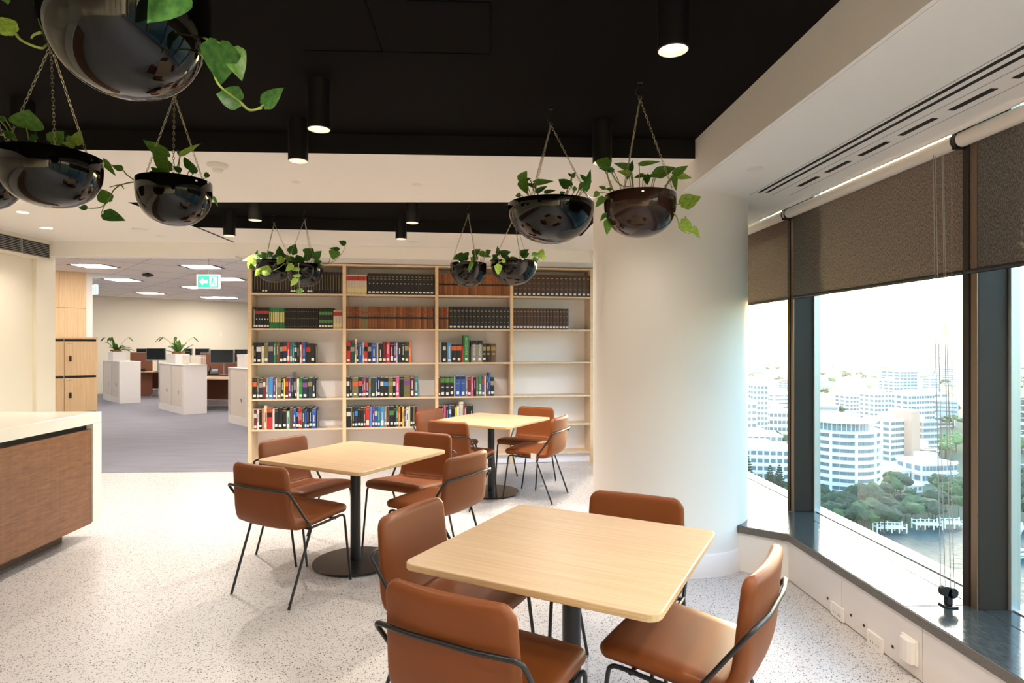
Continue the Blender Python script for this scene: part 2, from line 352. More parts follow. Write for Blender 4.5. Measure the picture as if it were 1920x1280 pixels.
# timber wall beyond the lockers, built of veneer boards, turned with the office grid
OA = math.radians(42); OU = Vector((-math.sin(OA), math.cos(OA), 0)); OV = Vector((math.cos(OA), math.sin(OA), 0))   # the office grid
def along_line(P0, dv, px):
    d = ray(px, HY); return (P0.y*d.x - P0.x*d.y)/(d.y*dv.x - d.x*dv.y)
pe = on_z(162,511,ZO); pe.z = 0
wt = struct('wall_timber', MB().box(-3.2,along_line(pe,OV,174),.02,.3,0,ZO), M_paint, loc=tuple(pe), rz=OA)
xs = [-3.0,-2.1,-1.2,along_line(pe,OV,146),0]
for i in range(4):
    obj('panel', MB().box(xs[i]+.002,xs[i+1]-.002,0,.02,.02,2.22), M_locker, wt, bevel=.002)
for a_, b_ in ((-3.0,-1.8),(-1.8,-.45),(-.45,0)): obj('panel', MB().box(a_+.002,b_-.002,0,.02,2.225,ZO-.005), M_locker, wt, bevel=.002)
# the round column
CX, CY, CR = 1.40, 4.43, .545
cb = on_z(1253, 600, 1.6)
cdir = (FW + RT*((1253-HX)/FOC)).normalized(); CD = 4.62; CX, CY = cdir.x*CD, cdir.y*CD
CR = CD*math.sin(math.atan((1398-960)/FOC)/2 - math.atan((1108-960)/FOC)/2)
col = struct('column', MB().lathe([(CR,0),(CR,ZB)], 96, (CX,CY,0)), mat('column_paint', (238,234,228), .5), smooth=50)
obj('baseboard', MB().lathe([(CR+.012,0),(CR+.012,.14),(CR+.004,.148)], 96, (CX,CY,0)), M_white_metal, col, smooth=50)

# ------------------------------------------------------------------ window wall: sill bench, mullions, panes
GX = 2.385; ZS = .30
MY = [-3.85,-2.21,-.575,1.06,2.70,4.335,5.97,7.6]          # mullion centres
sill = struct('window_sill', MB().prism([(1.95,-5),(2.6,-5),(2.6,8),(1.95,8)], 0, ZS-.048).prism([(1.69,3.995),(1.95,3.80),(1.95,6.5),(1.6,6.5)],0,ZS-.048), M_paint)
cuts = [-5.0] + [m+.02 for m in MY if m < 4.3] + [4.30]
fx = lambda y: 1.932 + (3.80-y)*.0
for i in range(len(cuts)-1):
    a, b = cuts[i]+.0012, cuts[i+1]-.0012
    if b > 4: a2 = a; poly = [(1.93,a),(2.253,a),(2.253,b),(1.6,b),(1.6,4.02),(1.69,3.985),(1.93,3.795)]
    else: poly = [(1.93,a),(2.253,a),(2.253,b),(1.93,b)]
    obj('stone_slab', MB().prism(poly, ZS-.048, ZS), [M_granite], sill, bevel=.003)
    obj('stone_slab', MB().box(2.2555,2.5,a,b,ZS-.048,ZS), [M_granite], sill, bevel=.002)
obj('stone_slab', MB().prism([(1.6,4.303),(2.5,4.303),(2.5,8),(1.6,8)], ZS-.048, ZS), M_granite, sill, bevel=.003)
obj('stone_edge', MB().box(1.9265,1.929,-5,3.795,ZS-.046,ZS-.002), M_granedge, sill)
obj('stone_edge', MB().prism([(1.688,3.982),(1.9285,3.792),(1.9265,3.788),(1.686,3.978)], ZS-.046, ZS-.002), M_granedge, sill)
pj = [-5,-2.6,-1.2,.35,1.62,2.62,3.23,3.82]
for i in range(len(pj)-1):
    obj('apron_panel', MB().box(1.940,1.953,pj[i]+.0015,pj[i+1]-.0015,.008,ZS-.052), M_apron, sill, bevel=.001)
obj('apron_panel', MB().prism([(1.70,4.0),(1.943,3.806),(1.951,3.816),(1.708,4.01)], .008, ZS-.052), M_apron, sill)
f = MB()
for px, py in ((1552,1121),(1596,1153),(1620,1172),(1674,1212)):
    p = on_x(px,py,1.94); f.box(1.937,1.94,p.y-.006,p.y+.006,p.z-.006,p.z+.006)
obj('screw', f, M_dplastic, sill)
for i in range(len(MY)-1):
    w_ = struct('window_%d' % (i+1), MB().box(GX,GX+.012,MY[i]+.03,MY[i+1]-.03,ZS-.02,2.60), M_glass)
    obj('edge_frame', MB().box(GX-.014,GX+.03,MY[i]+.041,MY[i]+.056,ZS,2.60).box(GX-.014,GX+.03,MY[i+1]-.056,MY[i+1]-.041,ZS,2.60), M_alu, w_)
    obj('bottom_frame', MB().box(GX-.004,GX+.02,MY[i]+.05,MY[i+1]-.05,ZS,ZS+.006), M_alu, w_)
for m in MY:
    t = struct('trim_mullion', MB().box(2.232,2.42,m-.040,m+.040,ZS,2.60), M_mull, bevel=.003)
    obj('edge_strip', MB().box(2.226,2.233,m-.038,m-.004,ZS,2.60), M_mulledge, t)
    obj('inner_strip', MB().box(2.222,2.233,m+.004,m+.040,ZS,2.60), M_mull, t)

# ------------------------------------------------------------------ roller blinds
BX = 2.20
yb = lambda px: on_x(px,500,2.2286).y
gaps = [(yb(1480.5)-.03,6.2),(yb(1807)-.03,yb(1486)+.03),(1.1,yb(1813)+.03)]
names = ['left roller blind partly hidden by the round white column', 'middle grey mesh roller blind half lowered and tinted for an amber sun glow',
         'dark grey roller blind at the right edge beyond the mullion', 'roller blind nearest the camera above the near window', 'roller blind behind the viewer over the window']
blinds = []
for i, (a, b) in enumerate(gaps[:3]):
    t = thing('roller_blind', names[i], 'blind', (BX, (a+b)/2, 2.44), 0, 'roller blinds along the window wall'); h = (b-a)/2; blinds.append(t)
    obj('tube', MB().tube([(0,-h+.02,0),(0,h-.02,0)], .034, 20), M_tubew, t, smooth=40)
    obj('fabric', MB().box(.028,.0292,-h+.03,h-.03,-.60,0), M_blind, t)
    obj('bottom_bar', MB().tube([(.0286,-h+.028,-.608),(.0286,h-.028,-.608)], .011, 10), M_dplastic, t, smooth=40)
    for s in (-1, 1):
        obj('bracket', MB().box(-.03,.03,s*(h-.026)-.003,s*(h-.026)+.003,-.04,.075).tube([(0,s*(h-.036),0),(0,s*(h-.022),0)], .036, 16), M_dplastic, t)
    obj('head_rail', MB().box(-.02,.045,-h,h,.072,.085), M_dplastic, t)
t = thing('blind_cord_tensioner', 'black blind cord tensioner with two wheels standing on the granite sill', 'tensioner', tuple(on_z(1778,1136,ZS)))
obj('foot', MB().box(-.028,.028,-.03,.03,0,.008), M_dplastic, t, bevel=.003)
obj('stand', MB().prism([(-.014,-.012),(.014,-.012),(.014,.012),(-.014,.012)], .008, .06), M_dplastic, t, bevel=.003)
for dx, dz in ((-.016,.070),(.016,.062)):
    obj('wheel', MB().tube([(dx,-.012,dz),(dx,.012,dz)], .024, 18), M_dplastic, t, smooth=40)
tp = Vector(t.location)
top = Vector((2.17,2.80,2.40))
bl = Vector(blinds[1].location)
for k, (ox, oy) in enumerate(((-.035,0),(-.012,.01),(.010,-.01),(.03,.004))):
    e = top + Vector((ox*.8, oy+.02, 0)) - bl; s = tp + Vector((ox, oy*.3, .085)) - bl
    obj('cord', MB().tube([s, s.lerp(e,.5)+Vector((0,.006,0)), e], .0018, 5), M_greyplastic, blinds[1])
cm = MB(); bl = Vector((2.19,2.765,.72)) - Vector(blinds[1].location)
for k in range(150): cm.lathe([(0,-.0035),(.0032,0),(0,.0035)], 6, (bl.x,bl.y,bl.z+k*.0112))
obj('bead_chain', cm, M_greyplastic, blinds[1])['kind'] = 'stuff'

# ------------------------------------------------------------------ sockets on the apron
def outlet(px, py, label, big=False):
    p = on_x(px, py, 1.94); t = thing('power_outlet', label, 'power outlet', (1.94, p.y, p.z), 0, 'sockets along the window bench')
    if not big:
        obj('plate', MB().box(-.012,0,-.060,.060,-.037,.037), M_plastic, t, bevel=.003)
        for s in (-1, 1):
            obj('switch', MB().box(-.016,-.012,s*.042-.007,s*.042+.007,.006,.024), M_plastic, t, bevel=.001)
            for a in (-.012,.006): obj('pin_hole', MB().box(-.0126,-.0118,s*.022+a-.0015,s*.022+a+.0015,-.016,-.006), M_dplastic, t)
    else:
        obj('plate', MB().box(-.014,0,-.070,.030,-.062,.050), M_plastic, t, bevel=.004)
        cv = [( -.014-.022*math.cos((k/8-.5)*PI), -.012-.026*math.sin((k/8-.5)*PI)) for k in range(9)]
        obj('cover', MB().prism([(-.012,.016),(-.012,-.066)]+[(-.030,-.064),(-.040,-.045),(-.042,-.02),(-.038,.004),(-.028,.016)], -.058, .046), M_plastic, t, bevel=.004)
    return t
outlet(1572,1146,'white double power outlet on the bench front, the farther of two low plates')
outlet(1643,1202,'white double power outlet on the bench front, beside the bulky bowed socket')
outlet(1703,1210,'bulky white bowed socket box on the bench front, nearest the camera', True)

# ------------------------------------------------------------------ counter at left
ct = thing('service_counter', 'timber fronted service counter with a pale stone top and waterfall end', 'counter', (0,0,0))
cx, ce = -3.0, 4.985
obj('stone_top', MB().box(-4.1,cx,-1.0,ce,.885,.97), M_stone, ct, bevel=.004)
obj('waterfall_end', MB().box(-4.1,cx,ce-.105,ce,.13,.885), M_stone, ct, bevel=.003)
yy = ce-.107; widths = [.62]*9
k = 0
while yy > -1.0:
    obj('veneer_panel', MB().box(-4.05,cx-.012,max(yy-.98,-1)+.0008,yy-.0008,.12,.845), M_walnut, ct); yy -= .98; k += 1
obj('shadow_gap', MB().box(-4.04,cx-.05,-1,ce-.11,.845,.885), M_slot, ct)
obj('plinth', MB().box(-4.0,-3.18,-1,4.80,0,.12), M_darkwood, ct)

# ------------------------------------------------------------------ ceiling fittings
def pendant(px, py, label, x=None, y=None, cone=140, pw=LAMP_W):
    p = on_z(px, py, 2.505) if x is None else Vector((x, y, 2.505))
    t = thing('cylinder_downlight', label, 'ceiling light', (p.x, p.y, ZB), 0, 'black cylinder downlights'); L = ZB-2.505; r = .053
    b = MB().lathe([(r-.003,-L),(r,-L+.003),(r,0),(.0001,0)], 32, cap=False)
    obj('housing', b, M_steel, t, smooth=40)
    obj('reflector', MB().lathe([(r-.003,-L),(.030,-L+.055),(.028,-L+.06)], 32, cap=False), M_lampwhite, t, smooth=60)
    obj('lens', MB().lathe([(.0001,-L+.058),(.030,-L+.058)], 24, cap=False), M_glow, t)
    l = bpy.data.lights.new('downlight_lamp', 'SPOT'); l.energy = pw*6; l.color = WARM; l.spot_size = math.radians(cone); l.spot_blend = 1; l.shadow_soft_size = .045
    lo = bpy.data.objects.new('downlight_lamp', l); C.objects.link(lo); lo.parent = t; lo.location = (0,0,-L-.012)
    return t
pendant(1262,95,'black cylinder downlight at top right with its white reflector cup in view', pw=LAMP_W)
pendant(598,243,'black cylinder downlight, the nearer of the pair left of centre on the black ceiling', pw=LAMP_W*.35)
pendant(559,302,'black cylinder downlight, the farther of the pair left of centre, over the white soffit', pw=LAMP_W*.35)
pendant(1129,306,'black cylinder downlight behind the leaves of the brown hanging bowl', pw=LAMP_W*.35)
pendant(478,413,'small black cylinder downlight, nearer of the pair left in the far ceiling recess', pw=LAMP_W*.6)
pendant(430,442,'small black cylinder downlight, farther of the pair left in the far ceiling recess', pw=LAMP_W*3.2)
pendant(773,418,'small black cylinder downlight, nearer of the middle pair in the far ceiling recess', pw=LAMP_W*.6)
pendant(752,448,'small black cylinder downlight, farther of the middle pair in the far ceiling recess', pw=LAMP_W*3.2)
pendant(0,0,'added black cylinder downlight in the far recess, hidden behind the wide bowl right of centre', .60, 5.1, pw=LAMP_W*2)  # unseen pendant added to brighten the bookshelf
pendant(0,0,'added black cylinder downlight deepest in the far recess, behind the wide bowl right of centre', .75, 5.85, pw=LAMP_W*2)  # second unseen pendant, also added for more light on the shelves
pendant(43,273,'black cylinder downlight hidden behind the plant in the large left bowl', pw=LAMP_W*.5)
for q, (x, y) in enumerate(((-2.3,1.2),(-.8,1.0),(.65,.7),(-2.3,-.6),(-.8,-1.0),(.65,-.8),(-.8,-2.8),(.65,-2.6))):  # unseen pendants added beyond the frame to light the room
    pendant(0,0,f'added black cylinder downlight outside the view, {ordinal(q+1)} counted back from the front row', x, y, pw=LAMP_W*(.6 if x > 0 else .8))
def flush(px, py, z, label, lit=True, r=.05, pw=8):
    p = on_z(px, py, z); t = thing('flush_ceiling_disc' if not lit else 'recessed_downlight', label, 'ceiling light' if lit else 'ceiling disc', tuple(p))
    obj('ring', MB().lathe([(r*.8,-.001),(r,-.004),(r,0)], 28, cap=False), M_plastic, t, smooth=40)
    obj('disc', MB().lathe([(.0001,-.002),(r*.82,-.002)], 28, cap=False), M_glow if lit else M_plastic, t)
    if lit:
        l = bpy.data.lights.new('recessed_lamp', 'SPOT'); l.energy = pw*6; l.color = WARM; l.spot_size = math.radians(130); l.spot_blend = .8; l.shadow_soft_size = .05
        lo = bpy.data.objects.new('recessed_lamp', l); C.objects.link(lo); lo.parent = t; lo.location = (0,0,-.012)
    return t
flush(87,427,ZM,'lit recessed downlight in the white soffit beside the wall grille', True, .06, 5)
flush(262,430,ZM,'unlit flat white disc in the soffit left of the hanging bowl', False, .07)
flush(303,443,ZM,'small flat white disc in the soffit near the office opening', False, .05)
flush(555,341,ZM,'small pale sprinkler cover in the soffit beside the smoke detector', False, .03)
flush(782,345,ZM,'small pale sprinkler cover in the middle of the white soffit', False, .035)
flush(775,453,ZM,'tiny flat white disc in the far soffit above the shelves', False, .05)
flush(1415,316,ZR,'flat white disc in the low soffit beside the slot diffusers', False, .045)
for q, (x, y, z) in enumerate(((-3.9,5.4,ZM),(-3.9,2.0,ZM),(-3.9,-.5,ZM),(-3.9,-3,ZM),(1.62,1.6,ZR),(1.55,.4,ZR),(1.55,-1.2,ZR),(1.55,-3.2,ZR))):  # unseen lamps added for fill, the window side ones to lift the soffit
    l = flush(0, 700, -1, 'recessed downlight', True, .05, 12 if x > 0 else 6); l.location = (x, y, z); l['label'] = f'added recessed downlight in the soffit outside the view, {ordinal(q+1)} of its run'; l['group'] = 'added recessed downlights outside the view'
p = on_z(408,308,ZM)
sm = thing('smoke_detector', 'round white smoke detector under the soffit above the left hanging bowl', 'smoke detector', tuple(p))
obj('base', MB().lathe([(.0001,-.018),(.058,-.018),(.062,-.012),(.062,0)], 32), M_plastic, sm, smooth=40)
obj('sensor', MB().lathe([(.0001,-.052),(.022,-.050),(.030,-.040),(.034,-.030),(.046,-.026),(.050,-.018)], 32), M_plastic, sm, smooth=40)
# ------------------------------------------------------------------ cafe tables
def rrect(a, r, n=6):
    out = []
    for cx_, cy_, q in ((a-r,a-r,0),(-a+r,a-r,1),(-a+r,-a+r,2),(a-r,-a+r,3)):
        for k in range(n+1):
            t = (q + k/n)*PI/2; out.append((cx_+r*math.cos(t), cy_+r*math.sin(t)))
    return out
def make_table(label, loc, deg):
    t = thing('cafe_table', label, 'table', (loc[0],loc[1],0), math.radians(deg), 'square oak cafe tables')
    top = obj('tabletop', MB().prism(rrect(.45,.045), .718, .742), M_oak, t, bevel=.004, seg=3)
    obj('edge_band', MB().prism(rrect(.4503,.045), .7215, .7385), M_oakedge, top)
    obj('mounting_plate', MB().box(-.16,.16,-.16,.16,.711,.718), M_steel, t, bevel=.002)
    obj('column', MB().lathe([(.035,.02),(.035,.712)], 32), M_steel, t, smooth=40)
    obj('base_plate', MB().lathe([(.0001,.022),(.05,.022),(.283,.017),(.288,.013),(.286,.008),(.0001,.008)], 64), M_base, t, smooth=30)
    for k in range(4):
        a = PI/4+k*PI/2; obj('levelling_foot', MB().lathe([(.016,0),(.016,.008)], 12, (.25*math.cos(a),.25*math.sin(a),0)), M_dplastic, t)
    return t
make_table('square oak cafe table nearest the camera, in front of the round column', (.335,2.30), -31)
make_table('square oak cafe table in the middle of the floor at left centre', (-.873,4.265), -31)
make_table('square oak cafe table farthest away, close to the bookshelves', (.086,6.20), -33)

# ------------------------------------------------------------------ leather chair
PROF = [(.246,.458),(.225,.464),(.19,.468),(.10,.462),(0,.450),(-.08,.442),(-.135,.438),(-.178,.444),(-.206,.466),(-.222,.505),(-.232,.56),(-.242,.64),(-.254,.73),(-.264,.800)]
def loft(pts, hw, ht, end0, end1, dish, Rc=.05):
    rows = []
    L = [0]
    for i in range(1,len(pts)): L.append(L[-1] + (pts[i]-pts[i-1]).length)
    T = L[-1]
    def sample(s):
        for i in range(1,len(pts)):
            if s <= L[i] + 1e-9:
                f = (s-L[i-1])/(L[i]-L[i-1]); return pts[i-1].lerp(pts[i], f), (pts[i]-pts[i-1]).normalized()
        return pts[-1], (pts[-1]-pts[-2]).normalized()
    ss = [k/22*T for k in range(23)]
    extra = [.002,.006,.012,.020,.030,.042]
    if end0: ss += extra
    if end1: ss += [T-e for e in extra]
    ss = sorted(set(round(s,5) for s in ss))
    for s in ss:
        p, d = sample(s); n = Vector((0,-d.z,d.y))            # normal in the yz plane
        if n.z < 0 or (abs(n.z) < .5 and n.y < 0): n = -n
        w_ = hw(s/T); h_ = ht(s/T); e = 1e9
        if end0: e = min(e, s)
        if end1: e = min(e, T-s)
        if e < Rc: w_ -= Rc - math.sqrt(max(0,Rc*Rc-(Rc-e)**2))
        if e < .024: h_ *= math.sqrt(max(.02, 1-(1-e/.024)**2))*.97+.03
        row = []
        K = 11
        def pt(x, nn):
            q = p + n*nn; k = dish(s/T)*(x/.22)**2
            return Vector((x, q.y, q.z)) + n*k
        flat = w_ - h_
        for k in range(K): x = flat*(1-2*k/(K-1)); row.append(pt(x, h_ + .006*(1-(x/w_)**2)))
        for k in range(1,6): a = PI/2 + k*PI/6; row.append(pt(-flat + h_*math.cos(a), h_*math.sin(a)))
        for k in range(K): x = -flat*(1-2*k/(K-1)); row.append(pt(x, -h_ - .003*(1-(x/w_)**2)))
        for k in range(1,6): a = -PI/2 + k*PI/6; row.append(pt(flat + h_*math.cos(a), h_*math.sin(a)))
        rows.append(row)
    m = MB().grid(rows, closed_u=True); n0 = len(rows[0])
    if end0: m.f.append(tuple(range(n0))[::-1]); m.m.append(0)
    if end1: o = (len(rows)-1)*n0; m.f.append(tuple(range(o,o+n0))); m.m.append(0)
    seam = [r[0].lerp(r[-3], .55) for r in rows], [r[10].lerp(r[13], .55) for r in rows]
    return m, seam, rows
def make_chair():
    t = thing('leather_chair', '', 'chair', (0,0,0), 0, 'tan leather cafe chairs')
    pts = [Vector((0,y,z)) for y, z in PROF]; sm = smoothline(pts, 4)
    cut = next(i for i, p in enumerate(sm) if p.y < -.196)
    m, sa, r1 = loft(sm[:cut+1], lambda s: .246-.012*s, lambda s: .024+.004*math.sin(PI*s)-.004*s, True, False, lambda s: .0+.008*s, .055)
    seat = obj('seat', m, M_leather, t, smooth=70)
    m, sb, r2 = loft(sm[cut:], lambda s: .234-.014*s, lambda s: .024-.004*s, False, True, lambda s: .008+.016*s, .05)
    back = obj('backrest', m, M_leather, t, smooth=70)
    for o, sme in ((seat, sa), (back, sb)):
        q = MB()
        for line in sme: q.tube(line, .0016, 5)
        obj('seam', q, M_seam, o)
    R = .0078
    for s in (-1, 1):
        J = Vector((s*.247,-.085,.424))
        obj('leg', MB().tube([J, (s*.238,-.246,.004)], R, 10), M_steel, t, smooth=50)
        obj('leg', MB().tube(fillet([(s*.240,.12,.4335),(s*.242,.195,.437),(s*.238,.258,.004)], .03), R, 10), M_steel, t, smooth=50)
        obj('seat_rail', MB().tube([J, (s*.244,.06,.430),(s*.240,.125,.4335)], R, 10), M_steel, t, smooth=50)
    for y, z in ((.12,.428),(-.085,.416)): obj('cross_bar', MB().tube([(-.243,y,z),(.243,y,z)], R, 10), M_steel, t, smooth=50)
    path = [(-.247,-.085,.424),(-.252,-.262,.668),(.252,-.262,.668),(.247,-.085,.424)]
    path = [path[0], path[1], (-.12,-.281,.670),(.12,-.281,.670), path[2], path[3]]
    obj('back_rail', MB().tube(fillet(path,.035,6), R, 10), M_steel, t, smooth=50)
    return t
proto = make_chair()
chairs = [
 (.025,1.955,58.5,'tan leather chair with its back to the camera, front left of the nearest table'),
 (-.095,2.54,-30,'tan leather chair at the left of the nearest table, seat tucked under the top'),
 (.594,2.61,-119,'tan leather chair behind the nearest table, its back against the column'),
 (.722,2.10,143,'tan leather chair at the right of the nearest table, beside the window bench'),
 (-1.175,3.845,60,'tan leather chair standing clear at the front left of the middle table'),
 (-1.28,4.53,-31,'tan leather chair at the back left of the middle table, facing the window'),
 (-.55,4.66,-119,'tan leather chair behind the middle table, nearest the second bay of books'),
 (-.30,4.07,146,'tan leather chair at the right of the middle table, back towards the camera'),
 (-.20,5.82,60,'tan leather chair at the front left of the farthest table'),
 (-.368,6.458,-34,'tan leather chair at the back left of the farthest table, against the books'),
 (.469,6.60,-121,'tan leather chair behind the farthest table, in front of empty white shelves'),
 (.531,6.02,154,'tan leather chair right of the farthest table with a pale tag on its seat')]
for i, (x, y, a, lab) in enumerate(chairs):
    c = proto if i == 0 else copy_tree(proto)
    c.location = (x,y,0); c.rotation_euler = (0,0,math.radians(a-90)); c['label'] = lab
    if i == 11: obj('care_tag', MB().box(-.275,-.272,-.10,-.045,.415,.475), M_plastic, c)

# ------------------------------------------------------------------ bookshelf along the far wall
SA = math.radians(6.0); S0 = Vector((-2.735,7.35,0)); SDIR = Vector((math.cos(SA),math.sin(SA),0)); SN = Vector((-SDIR.y,SDIR.x,0))
def along(px):      # distance along the shelf front where the view ray of column px meets it
    d = ray(px, HY); k = d.x*SDIR.y - d.y*SDIR.x
    return (S0.y*d.x - S0.x*d.y)/(d.y*SDIR.x - d.x*SDIR.y)
sh = thing('bookshelf', 'wide pale birch bookshelf with four bays and white backs along the far wall', 'bookshelf', tuple(S0), SA)
PX = [469,645.5,819,959.5,1110]; PS = [along(p) for p in PX]; PS[0] = 0.0; SD = .285; SH = 2.465
LEV = [2.104,1.686,1.274,.852,.492,.13]
for i, s in enumerate(PS):
    obj('upright', MB().box(s-.02,s+.02,0,SD,0,SH), M_birch, sh, bevel=.001)
    obj('front_edge', MB().box(s-.0195,s+.0195,-.002,0,0,SH), M_birchedge, sh)
for i in range(4):
    a, b = PS[i]+.02, PS[i+1]-.02
    for z in LEV + [SH]:
        top = z if z < 2.4 else SH
        obj('shelf_board', MB().box(a,b,.002,SD-.008,top-.02,top), M_birch, sh, bevel=.001)
    obj('back_panel', MB().box(a,b,SD-.008,SD,.0,SH), M_back, sh)
    obj('kick_board', MB().box(a,b,.04,.055,0,.106), M_back, sh)
# books -------------------------------------------------------------
PAL = dict(k=('black',(26,25,26)),n=('dark navy',(28,38,66)),b=('blue',(44,84,160)),s=('sky blue',(70,140,200)),g=('green',(40,120,70)),d=('dark green',(30,62,52)),
 t=('teal',(28,122,132)),r=('red',(186,44,44)),m=('maroon',(104,32,38)),o=('orange',(226,112,44)),c=('cream',(226,212,178)),w=('white',(232,228,222)),y=('yellow',(226,206,60)),
 p=('purple',(98,62,132)),i=('pink',(206,92,140)),e=('grey',(136,134,132)),u=('brown',(92,66,50)),v=('olive',(112,108,72)),l=('pale aqua',(158,206,200)),q=('crimson',(206,40,78)),
 h=('beige',(204,190,172)),f=('tan leather',(128,76,38)),a=('brown leather',(108,60,30)),j=('golden tan leather',(146,92,50)),z=('dark brown',(66,42,34)),x=('bright blue',(40,110,210)))
BM = {k: mat('book_'+v[0].replace(' ','_'), v[1], .5, var=(30,.10)) for k, v in PAL.items()}
M_stick = mat('white_spine_label', (236,234,228), .6); M_gold = mat('gold_spine_band', (150,128,78), .5); M_page = mat('book_pages', (220,212,192), .8)
BANDS = {'G': M_gold, 'R': mat('red_spine_band', (168,52,46), .6), 'K': mat('black_spine_band', (22,20,20), .6), 'C': mat('cream_spine_band', (222,206,140), .6), 'W': mat('pale_spine_print', (206,204,200), .6), 'V': mat('green_spine_band',(80,130,66),.6),
 'O': mat('orange_spine_band',(206,92,50),.6), 'B': mat('blue_spine_band',(60,130,200),.6), 'P': mat('purple_spine_band',(120,70,140),.6), 'T': mat('grey_spine_band',(150,142,128),.6)}
def book_mesh(w, h, dp, cm, bands, sticker):
    """Cover with a slightly rounded spine, pages showing at the top, raised bands; one mesh of about 40 faces."""
    mats = [cm, M_page]; m = MB(); r = min(.006, w*.3)
    poly = [(0,r),(w*.2,r*.3),(w*.5,0),(w*.8,r*.3),(w,r),(w,dp),(0,dp)]
    m.prism(poly, 0, h, 0)
    m.box(w*.12,w*.88,r+.003,dp-.004,h-.004,h+.0005,1)
    for mt, z0, z1, wf in bands:
        if mt not in mats: mats.append(mt)
        k = mats.index(mt); e = w*(1-wf)/2; yf = -.0006
        m.add([(e,r*.45 if wf > .85 else yf+.0008,z0*h),(w*.5,yf,z0*h),(w-e,r*.45 if wf > .85 else yf+.0008,z0*h),(e,r*.45 if wf > .85 else yf+.0008,z1*h),(w*.5,yf,z1*h),(w-e,r*.45 if wf > .85 else yf+.0008,z1*h)], [(0,1,4,3),(1,2,5,4)], k)
    return m, mats
SHELFNAME = ['top','second','third','fourth','fifth']; BAYNAME = ['first','second','third','fourth']
stuff_books = []; n_books = 0
def text_on(parent, s, size, mtl, loc, name='lettering'):
    cu = bpy.data.curves.new(name, 'FONT'); cu.body = s; cu.size = size; cu.extrude = .0002; cu.align_x = 'CENTER'; cu.align_y = 'CENTER'; cu.materials.append(mtl)
    o = bpy.data.objects.new(name, cu); C.objects.link(o); dg = bpy.context.evaluated_depsgraph_get()
    me = bpy.data.meshes.new_from_object(o.evaluated_get(dg)); bpy.data.objects.remove(o); me.name = name
    o = put(name, me, parent, loc); o.rotation_mode = 'QUATERNION'; return o
def shelf_of(bay, row, items, px0, px1, style='volume', as_stuff=False, start=None):
    """items: (colour key, relative width, height m, bands, sticker, extra). Fills the shelf from px0 to px1."""
    global n_books
    s0 = max(along(px0), PS[bay]+.0215); s1 = along(px1); tot = sum(it[1] for it in items); x = s0
    cnt = shelf_count.setdefault((bay,row), 0); cache = {}
    items = list(items)
    for it in items:
        key, rw, h, bands, stick = it[:5]; text = it[5] if len(it) > 5 else None
        wd = (s1-s0)*rw/tot; g = .0007; z = LEV[row]
        dep = .20 + rnd.uniform(-.01,.01) if style == 'mixed' else .215
        off = .018 + (rnd.uniform(0,.012) if style == 'mixed' else rnd.uniform(0,.0015))
        ck = (key, round(wd,4), h, str([(b[0].name,)+b[1:] for b in bands]))
        cnt += 1
        if as_stuff:
            stuff_books.append((book_mesh(wd-g, h, dep, BM[key], bands, stick), x, off, z, stick, wd)); x += wd; continue
        if ck in cache: me = cache[ck]
        else:
            m, ms = book_mesh(wd-g, h, dep, BM[key], bands, stick); me = m.mesh('book', ms); cache[ck] = me
        o = put('book', me); o.matrix_world = Matrix.Translation(S0) @ Matrix.Rotation(SA,4,'Z') @ Matrix.Translation((x,off,z)); n_books += 1
        wpx = wd*150; size = 'slim' if wpx < 4.5 else ('thick' if wpx > 8.5 else '')
        nm = PAL[key][0]
        kind_ = ('hardback volume' if style == 'volume' else 'book')
        lab = ' '.join(f"{size} {nm} {kind_} {ordinal(cnt)} from left on {SHELFNAME[row]} shelf of {BAYNAME[bay]} bay".split())
        tag(o, lab, 'book', f"books on the {SHELFNAME[row]} shelf of the {BAYNAME[bay]} bay")
        if stick:
            sw = min(wd*.72, .03); sz = .018 + (rnd.uniform(0,.012) if style == 'mixed' else 0)
            st = put('spine_label', MB().box(wd/2-sw/2,wd/2+sw/2,-.0016,.004,sz,sz+stick).mesh('spine_label',[M_stick]), o)
        if text:
            tx = text_on(o, text[0], text[1], text[2], (wd/2,-.0022,h*text[3]))
            tx.rotation_quaternion = (Matrix.Rotation(PI/2,3,'Y') @ Matrix.Rotation(PI/2,3,'X')).to_quaternion()
        x += wd
    shelf_count[(bay,row)] = cnt
shelf_count = {}
G, Rb, K, Cb, W, V, O, Bb, P, T = (BANDS[k] for k in 'GRKCWVOBPT')
law = lambda n, key='k', h=.262, st=.02: [(key,1,h,[(G,.83,.87,.45),(G,.72,.75,.6),(W,.5,.54,.3)],st)]*n
tan = lambda n: [(rnd.choice('ffaj'),rnd.uniform(.9,1.1),.268+rnd.uniform(-.002,.002),[(Rb,.74,.80,.9),(K,.46,.54,.98)] if rnd.random() < .4 else [(K,.46,.54,.98),(G,.70,.715,.7)],0) for _ in range(n)]
brn = lambda n, h=.27: [('z',1,h,[(G,.82,.87,.5),(G,.60,.62,.4),(G,.34,.36,.4)],.022)]*n
hrd = lambda n, h=.235: [('h',1,h,[(Rb,.70,.92,1.0),(Cb,.1,.3,1.0)],0)]*n
# top shelf
shelf_of(0,0,[('k',1,.262,[(G,.16,.88,.12)],.018 if (i in (3,4) or 12 <= i < 22 and i % 3) else 0) for i in range(32)],474,643,as_stuff=True)
shelf_of(1,0,hrd(8),648,687.5); shelf_of(1,0,law(17,h=.255),689,813.5)
shelf_of(2,0,tan(13)+tan(11),821.5,957)
shelf_of(3,0,brn(17),962.5,1108)
